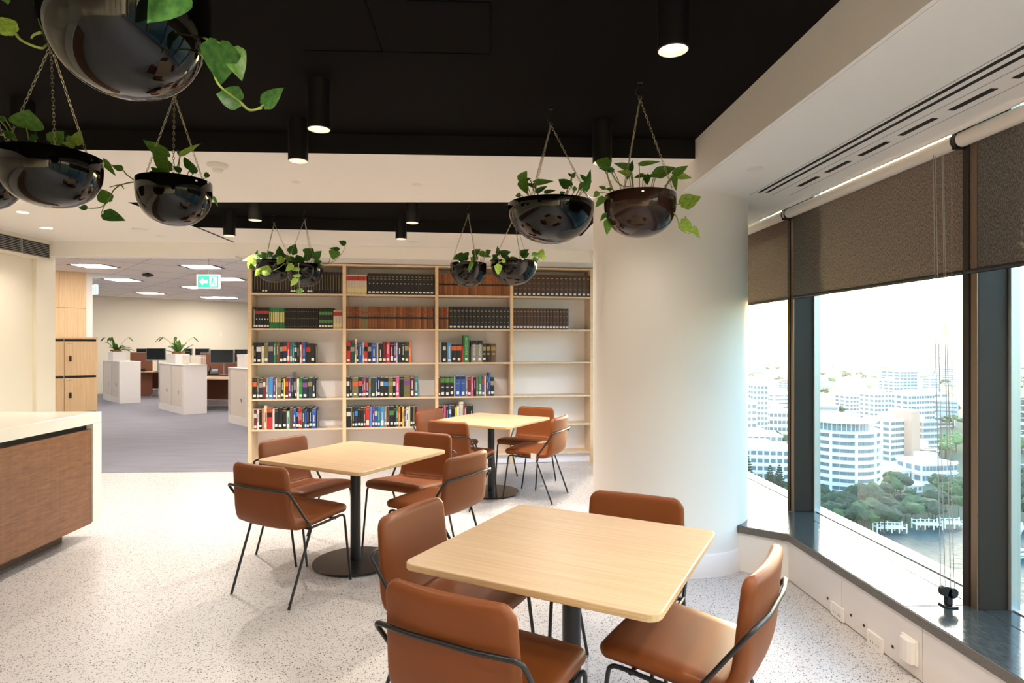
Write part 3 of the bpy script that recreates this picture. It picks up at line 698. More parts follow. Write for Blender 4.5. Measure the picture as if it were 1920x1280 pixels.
# second shelf
shelf_of(0,1,[('k',.7,.252,[(Cb,.1,.9,.3)],.018)]+[('k',1,.248,[(Rb,.70,.83,.95),(W,.42,.46,.4)],.022)]*5,474,504)
shelf_of(0,1,[('g',1,.240,[(Cb,.30,.82,.62)],0)]*9+[('k',1.05,.242,[(G,.82,.85,.45),(G,.48,.51,.45),(G,.09,.115,.4)],0)]*19,504,596,as_stuff=True)
shelf_of(0,1,[('k',1,.248,[(V,.66,.82,.9),(V,.28,.42,.9)],.022)]*5,597,624); shelf_of(0,1,hrd(3,.222),624.5,641)
shelf_of(1,1,tan(5)+[('v',1,.262,[(Rb,.7,.8,.95),(K,.46,.54,.98)],0)]*2+tan(21),648,812.5)
shelf_of(2,1,tan(4),821.5,841); shelf_of(2,1,[('k',1,.278,[(G,.79,.83,.5),(G,.55,.575,.4),(G,.30,.32,.4)],.02)]*16,842,957)
shelf_of(3,1,brn(17,.265),962.5,1067)
def mix(spec):
    out = []
    for tok in spec.split():
        k, w_ = tok[0], float(tok[1:].split('/')[0]); op = tok.split('/')[1:] + ['']
        h = .245 + rnd.uniform(-.012,.008); bands = []; st = .024 + rnd.uniform(0,.010) if rnd.random() < .8 else 0
        for q in op[0]:
            if q in BANDS: bands.append((BANDS[q], .58, .80, .92))
            if q == '+': h += .04
            if q == '-': h -= .03
            if q == 'L': st = .06
        if not bands and rnd.random() < .75: a = rnd.uniform(.3,.45); bands.append((W if k not in 'wcyl' else K, a, a+rnd.uniform(.3,.45), .22))
        if rnd.random() < .3: bands.append((G, .88, .91, .9))
        out.append((k, w_, h, bands, st))
    return out
S = 'mixed'
shelf_of(0,2,mix('c16/- k28 k62/W c28/- v50 n58/T g30 u40 k42/T n46/O r32/L t28/L t26 n28/W k32 w24/- r14 b30 k62/R k48'),471,589.5,S)
shelf_of(0,3,mix('k50/O v22 n44/T m30/W e28 s54 p30/Y w12 v46/T k28 y18 m36/O p28/Y d24 k20 m22 w24 g38/V n60/P d50/G n34'),471,590.5,S)
shelf_of(0,4,mix('h18 m32/W w24 k30 o22 c30/+ r60/K w24 k36 k46 k50 l32/- u34 b34 k28/B r18 r20 d30 b22/- k26 k32 b46'),471,592,S)
shelf_of(1,2,mix('r44/K d44/T c22/+ n20 b44 l18 r38/K k40/T b56 h20 k46 m40 q38 n46/L p26 w12 n46 k34 d46/T o26'),648,771,S)
shelf_of(1,3,mix('k32/W k24 v58/O n40/O p14 r20 n26 e24/O d44 b16/L n30 k34/W k46/B v44/G k26/W i36 k44 v62/P m44/L t34'),648,783.5,S)
shelf_of(1,4,mix('k50/W v14 k26 n38/B k30 k34 u22 r48/L s26 p28 b34/W t30 s44/L e30 u28 k54/V n22/- g26 o22 k22 y20 p24/- w28 c20 k30 v22 m26'),648,782,S)
M_mq = mat('pale_lettering', (196,206,150), .6)
shelf_of(2,2,[('e',1,.255,[],0),('k',1.9,.245,[(W,.62,.80,.5)],.03),('s',1.4,.240,[(W,.2,.85,.3)],.02),('k',1.7,.225,[(O,.66,.90,.95)],.03),('k',1.7,.225,[(O,.66,.90,.95)],.03),('r',.6,.20,[],0),
 ('g',1.9,.334,[],.03,('MACQUARIE',.038,M_mq,.60)),('k',.7,.20,[],0),('e',1.9,.275,[(K,.80,.98,.95)],.035,('DICTIONARY',.026,mat('white_lettering',(236,236,232),.6),.56)),('e',1.9,.275,[(K,.80,.98,.95)],.035,('DICTIONARY',.026,bpy.data.materials['white_lettering'],.56)),
 ('k',1.3,.232,[(G,.62,.84,.8),(G,.40,.50,.6)],.03),('k',1.5,.232,[(G,.62,.84,.8),(G,.40,.50,.6)],0),('u',1.8,.232,[(G,.62,.84,.8),(G,.40,.50,.6)],0)],821.5,930.5,S)
shelf_of(2,3,[('u',14,.235,[],.02)]+[('k',32,.245,[(V,.70,.95,.9),(W,.45,.5,.5)],.035)]*3+[('w',8,.24,[],0)]+[('b',37,.255,[(K,.84,.95,.8),(G,.6,.65,.6)],.035)]*2+mix('e14 m24 i18 k20 e14 g26 p18/R w10 u20 b14/B+ k26/T'),821.5,927,S)
shelf_of(2,4,mix('k22 m16 i16 n20 x20/W k26 y14/- w16 c14/+ w18/+ m26 k20 k28'),821.5,888,S)
# the thin, half hidden black and green volumes that go past the three hundred built one by one
big = MB(); mats_ = []
for (m, ms), x, off, z, stick, wd in stuff_books:
    if stick: m.box(wd/2-wd*.36,wd/2+wd*.36,-.0016,.004,.02,.02+stick,len(ms)); ms = ms + [M_stick]
    for q in ms:
        if q not in mats_: mats_.append(q)
    o_ = len(big.v); big.v += [(a+x,b+off,c+z) for a,b,c in m.v]; big.f += [tuple(i+o_ for i in f) for f in m.f]; big.m += [mats_.index(ms[k]) for k in m.m]
tag(obj('thin_law_volumes', big, mats_, loc=tuple(S0), rz=SA), 'close rows of thin black and green bound volumes on the upper left shelves', 'books', None, 'stuff')
def bookend(px, row, bay, label):
    x = along(px); t = thing('bookend', label, 'bookend', tuple(S0 + SDIR*x + SN*.03 + UP*LEV[row]), SA, 'metal bookends in the first bay')
    obj('upright_plate', MB().box(.002,.004,0,.14,0,.21), M_greyplastic, t, bevel=.0005)
    obj('foot_plate', MB().box(.004,.11,0,.14,0,.0015), M_greyplastic, t)
    obj('curved_lip', MB().tube([(.006,.07,.06),(.02,.07,.02),(.05,.07,.006),(.065,.07,.006)], .005, 6), M_greyplastic, t)
bookend(591,2,0,'grey metal bookend closing the third shelf of the first bay')
bookend(592,3,0,'grey metal bookend closing the fourth shelf of the first bay')
bookend(593.5,4,0,'grey metal bookend closing the fifth shelf of the first bay')
x_ = along(549)
tag(obj('grey_card', MB().box(-.025,.025,0,.0015,0,.075), mat('grey_card',(96,96,112),.7), loc=tuple(S0+SDIR*x_+SN*.10+UP*(LEV[3]+.24)), rz=SA), 'small grey card standing up from the books on the fourth shelf', 'card')
# ------------------------------------------------------------------ hanging bowls with trailing pothos
def leaf_mesh(name, m):
    T_ = [-.07,.03,.16,.32,.48,.64,.79,.91,1.0]; Wd = [.24,.43,.50,.49,.43,.33,.20,.09,.005]
    P = []; fine = []
    for i in range(len(T_)-1):
        for q in (0, .5): fine.append((T_[i]*(1-q)+T_[i+1]*q, Wd[i]*(1-q)+Wd[i+1]*q + (.012 if q and i in (0,1,2) else 0)))
    for t, w_ in fine + [(T_[-1], Wd[-1])]:
        row = []
        for x in (-1,-.7,-.35,0,.35,.7,1):
            tt = t + (.085 if (x == 0 and t < 0) else 0) + (.05*abs(x) if t < .1 and t > -.05 else 0)
            row.append((x*w_, tt, .16*abs(x*w_) - .10*max(0,t)**2 + .012*math.sin(9*t+x*2)))
        P.append(row)
    return MB().grid(P).mesh(name, [m], 60)
LEAF = [leaf_mesh('leaf', m) for m in M_leaf]
def chain_mesh(L):
    n = max(4, int(L/.0165)); m = MB(); p = L/n
    for k in range(n):
        z = -(k+.5)*p; a = (k % 2)*PI/2; pts = []
        for j in range(10):
            q = 2*PI*j/10; x = .0042*math.cos(q); zz = .0105*math.sin(q); pts.append((x*math.cos(a), x*math.sin(a), z+zz))
        m.tube(pts, .0013, 4, True)
    return m
def pot_profile(R, Hh, deep):
    out = []; e = 2.25 if deep else 2.05; lip = .035 if deep else .012
    for k in range(19):
        a = k/18*PI/2; r = R*math.sin(a)**(2/e); z = -lip-(Hh-lip)*math.cos(a)**(2/e); out.append((max(r,.0001), z))
    out += [(R,-.004),(R-.002,0),(R-.005,0),(R-.007,-.004),(R-.009,-.03),(R*.9,-.03)]
    return out
def frame_yz(y, z):
    y = y.normalized(); x = y.cross(z).normalized(); z = x.cross(y); return Matrix((x, y, z)).transposed()
def planter(label, px, rim_y, dep, R, Hh, brown=False, apex=None, ang=.3, leaves=(), vines=(), deep=True, hook_label=None):
    c = at(px, rim_y, dep); t = thing('hanging_planter', label, 'hanging planter', tuple(c), 0, 'hanging bowls of trailing pothos')
    obj('bowl', MB().lathe(pot_profile(R, Hh, deep), 64), M_potbrown if brown else M_pot, t, smooth=50)
    obj('soil', MB().lathe([(.0001,-.022),(R*.5,-.018),(R*.92,-.028)], 24), M_soil, t, smooth=60)
    za = (apex if apex else 2.655) - c.z; top = Vector((0,0,za))
    for k in range(3):
        a = ang + k*2*PI/3; e = Vector((math.cos(a)*(R-.006), math.sin(a)*(R-.006), -.012)); d = top-e
        o = obj('chain', chain_mesh(d.length), M_chain, t, smooth=60); o.location = top; o.rotation_mode = 'QUATERNION'; o.rotation_quaternion = d.to_track_quat('Z','Y')
    obj('chain_ring', MB().tube([(.008*math.cos(q*PI/5), 0, za+.004+.012*math.sin(q*PI/5)) for q in range(10)], .0016, 5, True), M_chain, t, smooth=60)
    if hook_label:
        h = thing('ceiling_hook', hook_label, 'hook', (c.x, c.y, ZB), 0, 'black hooks in the ceiling'); L = ZB - (c.z+za) - .014
        zc = -L+.020
        pts = [(0,0,0),(0,0,-.012)] + [(-.021*math.sin(q), 0, zc + .021*math.cos(q)) for q in [k*.35 for k in range(14)]]
        obj('hook', MB().tube(pts, .0032, 8), M_hook, h, smooth=60); obj('flange', MB().lathe([(.011,-.003),(.011,0)], 16), M_hook, h)
    # vines: lists of (x, y, depth offset) in the picture's frame at the planter's distance
    def W3(x, y, o): return at(x, y, dep+o) - c
    for v in vines:
        pts = smoothline([W3(*q) for q in v], 5); n = len(pts)
        obj('vine', MB().tube(pts, .003, 6, rr=[.0034*(1-.5*i/n) for i in range(n)]), M_stem, t, smooth=60)
    for lf in leaves:
        bx, by, tx, ty, wpx, mi = lf[:6]; off = lf[6] if len(lf) > 6 else rnd.uniform(-.07,.07); pet = lf[7] if len(lf) > 7 else None
        B = W3(bx,by,off); Tt = W3(tx,ty,off+rnd.uniform(-.03,.02)); yv = Tt-B; L = yv.length
        cv = (EYEV - (B+c)).normalized()
        z = cv + UP*.25 + Vector((rnd.uniform(-.25,.25),0,0))
        z = (z - yv.normalized()*z.dot(yv.normalized())).normalized()
        o = put('leaf', LEAF[mi], t); wd = wpx*dep/FOC
        o.matrix_local = Matrix.Translation(B) @ frame_yz(yv, z).to_4x4() @ Matrix.Diagonal((wd/.98, L*.96, min(L,wd)*1.1, 1))
        if pet != 0:
            a = W3(*pet) if pet else Vector((max(-R*.7,min(R*.7,B.x*.6)), max(-R*.6,min(R*.6,B.y*.6)), -.02))
            md = a.lerp(B,.55) + Vector((0,0,.25*(B-a).length*.4))
            obj('petiole', MB().tube(smoothline([a, md, B], 4), .0021, 5), M_stem, t, smooth=60)
    return t
def sc(ox, oy, k, L):      # crop pixels to photo pixels
    out = []
    for q in L:
        r = (ox+q[0]*k, oy+q[1]*k, ox+q[2]*k, oy+q[3]*k, q[4]*k) + tuple(q[5:7])
        if len(q) > 7: r += ((ox+q[7][0]*k, oy+q[7][1]*k, q[7][2]),) if q[7] else (0,)
        out.append(r)
    return out
def sv(ox, oy, k, L): return [[(ox+a*k, oy+b*k, o) for a, b, o in v] for v in L]
k = .1979
planter('brown hanging bowl in front of the round column, trailing lime leaves at its right', 1200, 367, 2.89, .168, .195, True, 2.655, -.2,
 sc(940,280,k,[(955,165,1010,58,150,1),(1062,200,915,172,55,0),(1232,180,1062,128,75,1),(1228,205,1242,92,45,0),(1222,228,1092,205,55,2),(1200,205,1192,292,70,0),(1308,140,1520,112,48,1),(1452,238,1665,162,115,1),(1632,235,1778,148,80,1),(1636,238,1820,272,72,2),
  (1345,240,1252,268,40,0),(1372,240,1385,338,75,0),(1472,240,1368,262,42,1),(1640,258,1655,398,52,1,-.12),(1705,520,1905,438,150,2,-.05,(1640,530,-.05)),(1700,685,1835,795,110,2,-.08,0),(1815,735,1882,848,58,2,-.08,0),
  (990,610,932,682,45,0,-.02),(1012,672,1000,812,85,1,0,(1050,560,.05)),(918,405,868,455,55,1),(985,372,918,348,35,1,0),(970,455,888,552,72,1,-.05),(1045,375,985,372,30,0)]),
 sv(940,280,k,[[(1635,600,-.10),(1670,660,-.12),(1700,760,-.12),(1790,800,-.1)],[(1040,210,0),(1090,300,0),(1160,350,0),(1220,352,0)],[(1640,230,0),(1600,300,0),(1540,350,0)],[(1560,340,0),(1610,290,0),(1640,250,0)],[(1000,200,0),(1015,290,0),(1040,370,0)],[(1745,635,-.1),(1742,670,-.1),(1715,690,-.1)]]),
 hook_label='black ceiling hook holding the brown bowl by the column')
planter('wide black hanging bowl beside the brown one, right of centre', 1033, 383, 3.22, .226, .205, False, 2.65, -.06,
 sc(940,280,k,[(178,298,246,198,92,1),(216,292,286,272,38,0),(192,300,248,425,100,1),(325,355,228,318,42,0),(310,315,505,298,58,1),(182,432,128,440,45,1),(330,402,442,342,50,0),(410,405,522,385,40,0),(640,352,535,275,95,0),(668,340,588,278,48,0),
  (670,262,706,210,42,1),(668,255,628,220,30,0),(798,388,850,176,66,0),(800,290,740,230,42,0),(798,345,855,295,66,0),(785,315,725,395,60,1),(700,390,690,340,45,0),(560,420,610,400,40,0)]),
 sv(940,280,k,[[(765,375,0),(800,420,0),(860,465,-.03),(970,452,-.05)],[(665,260,0),(668,350,0),(690,415,0)],[(275,295,0),(300,350,0),(310,410,0)],[(290,330,0),(322,370,0),(322,410,0)]]), deep=False,
 hook_label='black ceiling hook holding the wide bowl right of centre')
k = .15625
planter('black hanging bowl at left with a cut vine trailing from its left rim', 327, 340, 2.87, .162, .207, False, 2.66, .95,
 sc(140,240,k,[(1112,345,800,124,150,1),(1132,515,918,280,165,1),(1265,322,1520,180,62,2),(1265,325,1228,250,45,0),(1388,488,1306,330,100,0),(1432,538,1410,412,95,0),(1085,520,878,522,80,0),(1272,520,1178,448,70,0),(1590,590,1575,515,68,1),(1664,822,1722,948,38,1,-.1,0),
  (572,496,438,445,82,1,0,0),(340,385,496,578,80,1,-.04,0),(402,885,275,705,165,1,-.08,0),(352,1028,610,1106,150,0,-.08,0),(148,955,35,955,66,0,-.08,0),(990,520,905,462,60,0)]),
 sv(140,240,k,[[(712,622,0),(625,560,0),(570,498,0),(440,440,0),(345,392,-.02)],[(715,645,0),(560,680,-.03),(470,742,-.06),(430,820,-.08),(370,910,-.08),(322,1018,-.08),(350,1028,-.08)],[(560,680,-.03),(480,692,-.03),(420,710,-.03)],[(372,905,-.08),(300,955,-.08),(180,965,-.08),(148,955,-.08)],[(560,682,-.03),(590,730,-.03)],[(1268,322,0),(1245,420,0),(1212,520,0)]]), hook_label='black ceiling hook hidden behind the largest bowl, over the left bowl')
k = .2032
planter('large black hanging bowl cut by the left edge, with a rounded upright leaf', 95, 292, 2.26, .165, .189, False, 2.60, 1.2,
 sc(0,180,k,[(240,290,268,122,250,1,-.03,(265,405,-.05)),(472,425,592,316,135,1),(540,442,590,320,55,1),(690,435,612,350,95,2),(695,440,745,312,95,2),(685,465,552,420,50,2),(50,215,-60,190,50,0),(320,410,290,340,70,0),(110,385,20,300,60,0)]),
 sv(0,180,k,[[(-20,205,0),(50,280,0),(110,390,0)],[(-30,350,0),(60,368,0),(130,392,0)]]), hook_label='black ceiling hook over the bowl cut by the left edge')
k = .34375
planter('largest black hanging bowl at top left, nearest the camera', 238, -22, 1.42, .176, .247, False, 2.66, .4,
 sc(0,0,k,[(985,-70,798,128,170,0,-.17),(80,175,-70,85,105,2,0,0),(20,-40,45,25,60,1,0,0),(1195,232,1208,468,178,0,-.05,0),(1272,268,1318,440,120,1,-.02,0),(1315,548,1168,505,125,0,-.05,0),(1440,572,1548,472,85,0,-.05,0)]),
 sv(0,0,k,[[(80,175,0),(120,222,0),(220,262,0),(262,240,.02),(400,150,.12),(480,-60,.06)],[(225,175,0),(185,190,0),(170,210,0)],[(850,-60,.06),(980,180,.12),(1105,305,0),(1160,390,-.02),(1200,470,-.05),(1310,555,-.05),(1370,602,-.05),(1440,572,-.05)],[(1315,560,-.05),(1360,600,-.05),(1430,590,-.05)],[(1195,235,-.05),(1130,215,0),(1000,140,.12),(850,-60,.06)]]), hook_label='black ceiling hook above the frame, over the largest bowl')
planter('black hanging bowl mostly outside the left edge, only its right side showing', -44, 309, 2.60, .165, .19, False, 2.62, .3, (), (), hook_label='black ceiling hook outside the left edge of the view')
k = .3125
planter('small far bowl hanging leftmost over the first bay of books', 514, 489, 5.86, .166, .205, False, 2.65, .37,
 sc(440,380,k,[(195,328,158,294,40,0),(272,322,268,256,50,0),(132,318,38,350,28,1,0),(126,332,138,278,20,0),(112,335,78,402,45,2,-.15),(212,412,128,398,62,2,-.19,0),(150,400,120,447,30,2,-.19,0),(288,330,250,372,45,2,-.17),(200,312,235,300,38,0),(250,330,215,318,40,0),(170,330,130,312,32,0),(300,330,285,300,36,1),(105,395,95,360,30,1,-.15)]),
 sv(440,380,k,[[(302,362,-.18),(262,392,-.19),(212,415,-.19)],[(130,318,0),(112,335,-.12),(105,390,-.15)]]),
 hook_label='small black ceiling hook farthest left in the far recess')
planter('small far bowl with a tall curling vine, second from the left over the books', 571, 496, 5.68, .166, .205, False, 2.65, 3.47,
 sc(440,380,k,[(342,305,364,243,62,0),(438,316,470,272,80,0,-.05),(476,330,522,288,52,0),(350,362,312,312,60,0),(400,362,368,305,60,0),(480,362,525,348,40,0),(665,248,622,228,34,0,0,0),(602,284,590,345,66,1,0,0),(628,278,562,272,22,0,0,0),(348,372,302,412,36,2,-.19,0),(388,400,320,394,24,2,-.19,0),
  (395,436,340,440,20,2,-.19,0),(372,455,332,502,34,2,-.19,0),(385,520,372,550,26,1,-.19,0),(395,515,402,548,20,1,-.19,0),(440,345,420,300,44,0),(330,330,302,340,40,1)]),
 sv(440,380,k,[[(528,368,0),(568,364,0),(612,338,0),(650,292,0),(665,248,0)],[(565,362,0),(578,320,0),(602,284,0)],[(384,362,-.18),(384,430,-.19),(388,485,-.19),(386,540,-.19)]]),
 hook_label='small black ceiling hook second from the left in the far recess')
planter('small far deep bowl right of centre, over the third bay of books', 878, 494, 5.46, .162, .21, False, 2.65, 3.14,
 sc(440,380,k,[(1348,322,1308,340,38,0),(1365,318,1340,300,34,0),(1400,325,1345,330,46,0),(1430,310,1476,276,42,0),(1470,300,1542,326,36,1),(1425,355,1404,420,26,1,-.18,0),(1512,300,1538,284,34,0),(1400,318,1372,302,40,0),(1455,320,1425,335,44,0),(1375,345,1335,330,40,0),(1440,350,1415,325,36,0)]),
 sv(440,380,k,[[(1500,318,0),(1495,345,0),(1490,362,0)],[(1478,312,0),(1476,340,0),(1468,360,0)],[(1425,330,-.1),(1428,355,-.17)]]),
 hook_label='small black ceiling hook right of centre in the far recess')
planter('small far wide bowl right of centre, over the fourth bay of books', 964, 491, 5.56, .212, .212, False, 2.65, 2.85,
 sc(440,380,k,[(1582,312,1576,256,28,0),(1600,310,1660,292,44,0),(1625,320,1590,284,44,0),(1582,340,1528,350,40,1),(1582,372,1580,436,44,2,-.22,0),(1605,345,1632,355,26,2,-.2,0),(1652,345,1702,330,38,0),(1715,312,1768,276,40,0),(1722,320,1772,302,42,0),(1785,310,1838,312,30,1),(1832,325,1852,272,46,2),(1840,330,1868,318,36,2),(1790,335,1828,345,26,1),(1570,330,1545,310,34,0),(1640,320,1610,345,40,0)]),
 sv(440,380,k,[[(1630,348,-.15),(1600,352,-.2),(1545,388,-.22)],[(1580,330,-.1),(1585,355,-.2),(1582,375,-.22)]]), deep=False,
 hook_label='small black ceiling hook hidden behind the wide bowl in the far recess')

# ------------------------------------------------------------------ office beyond the opening
OROT = OA + PI/2        # local x = OU, local y = -OV
def cabinet(label, corner, L, doors=True):
    t = thing('filing_cabinet', label, 'cabinet', tuple(corner), OROT, 'white tambour cabinets in the office')
    D, Hc = .47, 1.06
    obj('body', MB().box(0,L,-D,-.012,.0,Hc-.02), M_white_metal, t, bevel=.003)
    obj('top', MB().box(-.004,L+.004,-D-.004,.004,Hc-.02,Hc), M_white_metal, t, bevel=.003)
    obj('front_frame', MB().box(0,.10,-.014,0,0,Hc-.02).box(L-.06,L,-.014,0,0,Hc-.02).box(.10,L-.06,-.014,0,0,.15).box(L/2-.02,L/2+.02,-.014,0,.15,Hc-.02), M_white_metal, t)
    for a, b in ((.105,L/2-.025),(L/2+.025,L-.065)):
        d = obj('door', MB().box(a,b,-.012,-.007,.155,Hc-.025), M_tambour, t)
        obj('dark_gap', MB().box(b-.004,b+.006,-.0125,-.006,.155,Hc-.025), M_slot, d)
        xx = a + .22
        obj('lock', MB().box(xx,xx+.03,-.007,.004,.43,.46).tube([(xx+.015,.006,.46),(xx-.01,.02,.50),(xx-.05,.02,.50),(xx-.06,.02,.46)], .006, 6), M_greyplastic, d)
    return t
corner2 = on_z(344,778,0); corner1 = on_z(224,757,0); corner3 = on_z(428,792,0) - OU*1.8
cabinet('white office cabinet in the middle, in full view with a trough planter on top', corner2, 1.78)
cabinet('white office cabinet at the far left beside the timber lockers', corner1, 1.8)
cabinet('white office cabinet partly hidden behind the bookshelf end', corner3, 1.8)
M_pleaf = [leaf_mat('spathe_leaf', (40,84,24), (86,130,40))]; M_moss = mat('brown_moss', (150,104,66), .95, bump=(30,.8,.02))
def strap_leaf(p, d, L, wd, droop):
    P = []; side = Vector((-d.y, d.x, 0)).normalized()
    for i in range(8):
        s = i/7; q = p + d*(L*s) + Vector((0,0,-droop*s*s*L)); w_ = wd*math.sin(PI*min(1,(.12+s*.88)))**.8+.002
        P.append([q-side*w_, q+Vector((0,0,-.012)), q+side*w_])
    return MB().grid(P)
def cab_spot(corner, px, off=.235): P_ = corner+OV*off; return P_ + OU*along_line(P_,OU,px) + UP*1.06
def trough(label, plabel, px, corner, L, dep, seed, hgt=.22):
    base = cab_spot(corner, px); r = random.Random(seed)
    t = thing('trough_planter', label, 'planter', tuple(base), OROT, 'white trough planters on the cabinets')
    D = .30
    obj('box', MB().box(-L/2,L/2,-D/2,D/2,0,hgt), M_white_metal, t, bevel=.004)
    obj('moss', MB().lathe([(.0001,.05),(.06,.045),(.13,.0)], 12, (0,0,hgt)), M_moss, t, smooth=70)
    for q in range(7):
        a = r.uniform(0,6.28); m = MB().lathe([(.0001,.03),(.03,.02),(.045,0),(.03,-.02)], 8, (r.uniform(-.22,.22),r.uniform(-.08,.08),hgt+.03)); obj('moss_clump', m, M_moss, t, smooth=70)
    pl = thing('potted_plant', plabel, 'plant', (base.x, base.y, base.z+hgt+.02), OROT, 'plants in the cabinet troughs')
    for q in range(16):
        a = r.uniform(0,6.28); e = r.uniform(.35,1.35); d = Vector((math.cos(a)*math.cos(e), math.sin(a)*math.cos(e), math.sin(e)))
        L_ = r.uniform(.26,.48)*(.8+.4*math.sin(e)); obj('leaf', strap_leaf(Vector((r.uniform(-.05,.05),r.uniform(-.04,.04),0)), d, L_, .036, r.uniform(.1,.5)), M_pleaf[0], pl, smooth=70)
    for q in range(4):
        a = r.uniform(0,6.28); d = Vector((math.cos(a)*.7, math.sin(a)*.7, .7)); tip = d*.52
        obj('stalk', MB().tube([(0,0,0), tuple(d*.3+UP*.06), tuple(tip)], .004, 5), M_stem, pl)
        obj('leaf', strap_leaf(tip, (d-UP*1.2).normalized(), .15, .032, .2), M_pleaf[0], pl, smooth=70)
trough('white trough planter on the middle cabinet, beside a wire basket', 'leafy green plant in the trough on the middle cabinet', 334, corner2, .62, 0, 5)
trough('white trough planter on the far left cabinet', 'leafy green plant in the trough on the far left cabinet', 219, corner1, .60, 0, 11, .24)
bp = cab_spot(corner2, 364, .22); bk = thing('wire_basket', 'white wire grid basket on the middle cabinet', 'basket', tuple(bp), OROT)
bm = MB(); bL, bD, bH = .40, .34, .20
for q in range(9):
    x = -bL/2 + q*bL/8
    for y in (-bD/2, bD/2): bm.box(x-.004,x+.004,y-.003,y+.003,0,bH)
for q in range(8):
    y = -bD/2 + q*bD/7
    for x in (-bL/2, bL/2): bm.box(x-.003,x+.003,y-.004,y+.004,0,bH)
for q in range(6):
    z = q*bH/5
    for y in (-bD/2, bD/2): bm.box(-bL/2,bL/2,y-.003,y+.003,z-.003,z+.003)
    for x in (-bL/2, bL/2): bm.box(x-.003,x+.003,-bD/2,bD/2,z-.003,z+.003)
obj('wire_grid', bm, M_wire, bk)['kind'] = 'stuff'
bx = thing('storage_box', 'low white box at the right end of the office cabinets', 'box', tuple(cab_spot(corner3, 466)), OROT)
obj('body', MB().box(-.16,.16,-.15,.15,0,.24), M_white_metal, bx, bevel=.004); obj('lid', MB().box(-.165,.165,-.155,.155,.2,.245), M_white_metal, bx, bevel=.004)
# desks
def monitor(label, px, py, wpx, hpx, dep, yaw, stand=None):
    c = at(px, py, dep); t = thing('computer_monitor', label, 'monitor', tuple(c), yaw, 'monitors on the office desks')
    w_ = wpx*dep/FOC/2; h_ = hpx*dep/FOC/2
    obj('casing', MB().box(-w_,w_,0,.04,-h_,h_), M_greyplastic, t, bevel=.004)
    obj('screen', MB().box(-w_+.012,w_-.012,-.004,.001,-h_+.018,h_-.012), M_screen, t)
    obj('arm', MB().tube([(0,.05,0),(0,.12,-.04),(0,.12,-(c.z-.745))], .018, 8), M_greyplastic, t)
    obj('foot', MB().box(-.09,.09,.05,.19,-(c.z-.73),-(c.z-.742)), M_greyplastic, t)
DY = math.radians(-14)
def desk(label, c, L, D, yaw):
    t = thing('office_desk', label, 'desk', (c.x,c.y,0), yaw, 'office desks behind the cabinets')
    obj('desktop', MB().box(-L/2,L/2,-.1,D,.700,.728), M_oak, t, bevel=.003)
    obj('modesty_panel', MB().box(-L/2,L/2,D-.05,D-.02,.18,.70), M_brownscreen, t)
    for s in (-1, 1):
        x = s*(L/2-.25)
        obj('leg', MB().tube(smoothline([(x,.2,.70),(x+.04,.12,.55),(x-.05,.05,.35),(x-.22,.0,.16),(x-.36,-.02,.02)], 5), .028, 8), M_greyplastic, t, smooth=60)
        obj('foot_bar', MB().box(x-.40,x+.35,.0,.06,0,.03), M_greyplastic, t, bevel=.004)
    obj('rear_beam', MB().box(-L/2,L/2,D+.0,D+.04,.02,.16), M_white_metal, t)
    return t
dc = on_z(412,709,.728); desk('oak office desk with curved grey legs right of the middle cabinet', dc, 2.6, .8, DY)
dc2 = on_z(262,696,.728); desk('oak office desk seen between the far left and middle cabinets', dc2, 2.0, .8, DY)
def screen(label, x0, x1, y0, dep, zb=.0):
    a = at(x0, y0, dep); b = at(x1, y0, dep); t = thing('desk_screen', label, 'screen', ((a.x+b.x)/2, a.y, zb), 0, 'brown desk screens'); w_ = (b.x-a.x)/2
    obj('panel', MB().box(-w_,w_,0,.04,0,a.z-zb), M_brownscreen, t, bevel=.004); obj('rail', MB().box(-w_,w_,-.003,.043,a.z-zb-.015,a.z-zb+.002), M_greyplastic, t)
screen('brown fabric desk screen behind the right hand office desk', 376, 452, 661, 16.0)
screen('brown fabric desk screen between the two white cabinets', 244, 284, 660, 17.6)
monitor('wide dark monitor above the right hand office desk', 416, 668, 43, 26, 15.4, 0)
monitor('dark monitor at the bookshelf edge above the office desk', 452, 667, 24, 25, 15.5, 0)
monitor('dark monitor between the cabinets, left of the trough plant', 292, 664, 35, 23, 17.0, 0)
monitor('far dark monitor beyond the brown screen, top edge showing', 379, 660, 26, 14, 16.8, 0)
monitor('small dark monitor just right of the trough plant', 352, 660, 16, 14, 16.6, 0)
monitor('far dark monitor above the leftmost brown screen', 266, 660, 20, 14, 18.2, 0)
p = on_z(400,702,.73); ph = thing('desk_phone', 'grey desk phone tilted on the right hand office desk', 'phone', tuple(p), .3)
obj('base', MB().prism([(-.12,-.1),(.12,-.1),(.12,.1),(-.12,.1)], 0, .03).add([(-.12,-.1,.03),(.12,-.1,.03),(.12,.1,.15),(-.12,.1,.15),(-.12,.1,.03),(.12,.1,.03)], [(0,1,2,3),(1,5,2),(0,3,4),(3,2,5,4)]), M_dplastic, ph)
obj('display', MB().add([(-.03,-.02,.082),(.1,-.02,.082),(.1,.07,.136),(-.03,.07,.136)], [(0,1,2,3)]), M_greyplastic, ph); obj('handset', MB().tube([(-.09,-.1,.07),(-.09,.1,.18)], .022, 8), M_dplastic, ph)
p = on_z(264,696,.73); ph = thing('desk_phone', 'dark desk phone on the desk between the cabinets', 'phone', tuple(p), .3)
obj('base', MB().box(-.12,.12,-.1,.1,0,.08), M_dplastic, ph, bevel=.01); obj('handset', MB().tube([(-.09,-.1,.10),(-.09,.1,.13)], .022, 8), M_dplastic, ph)
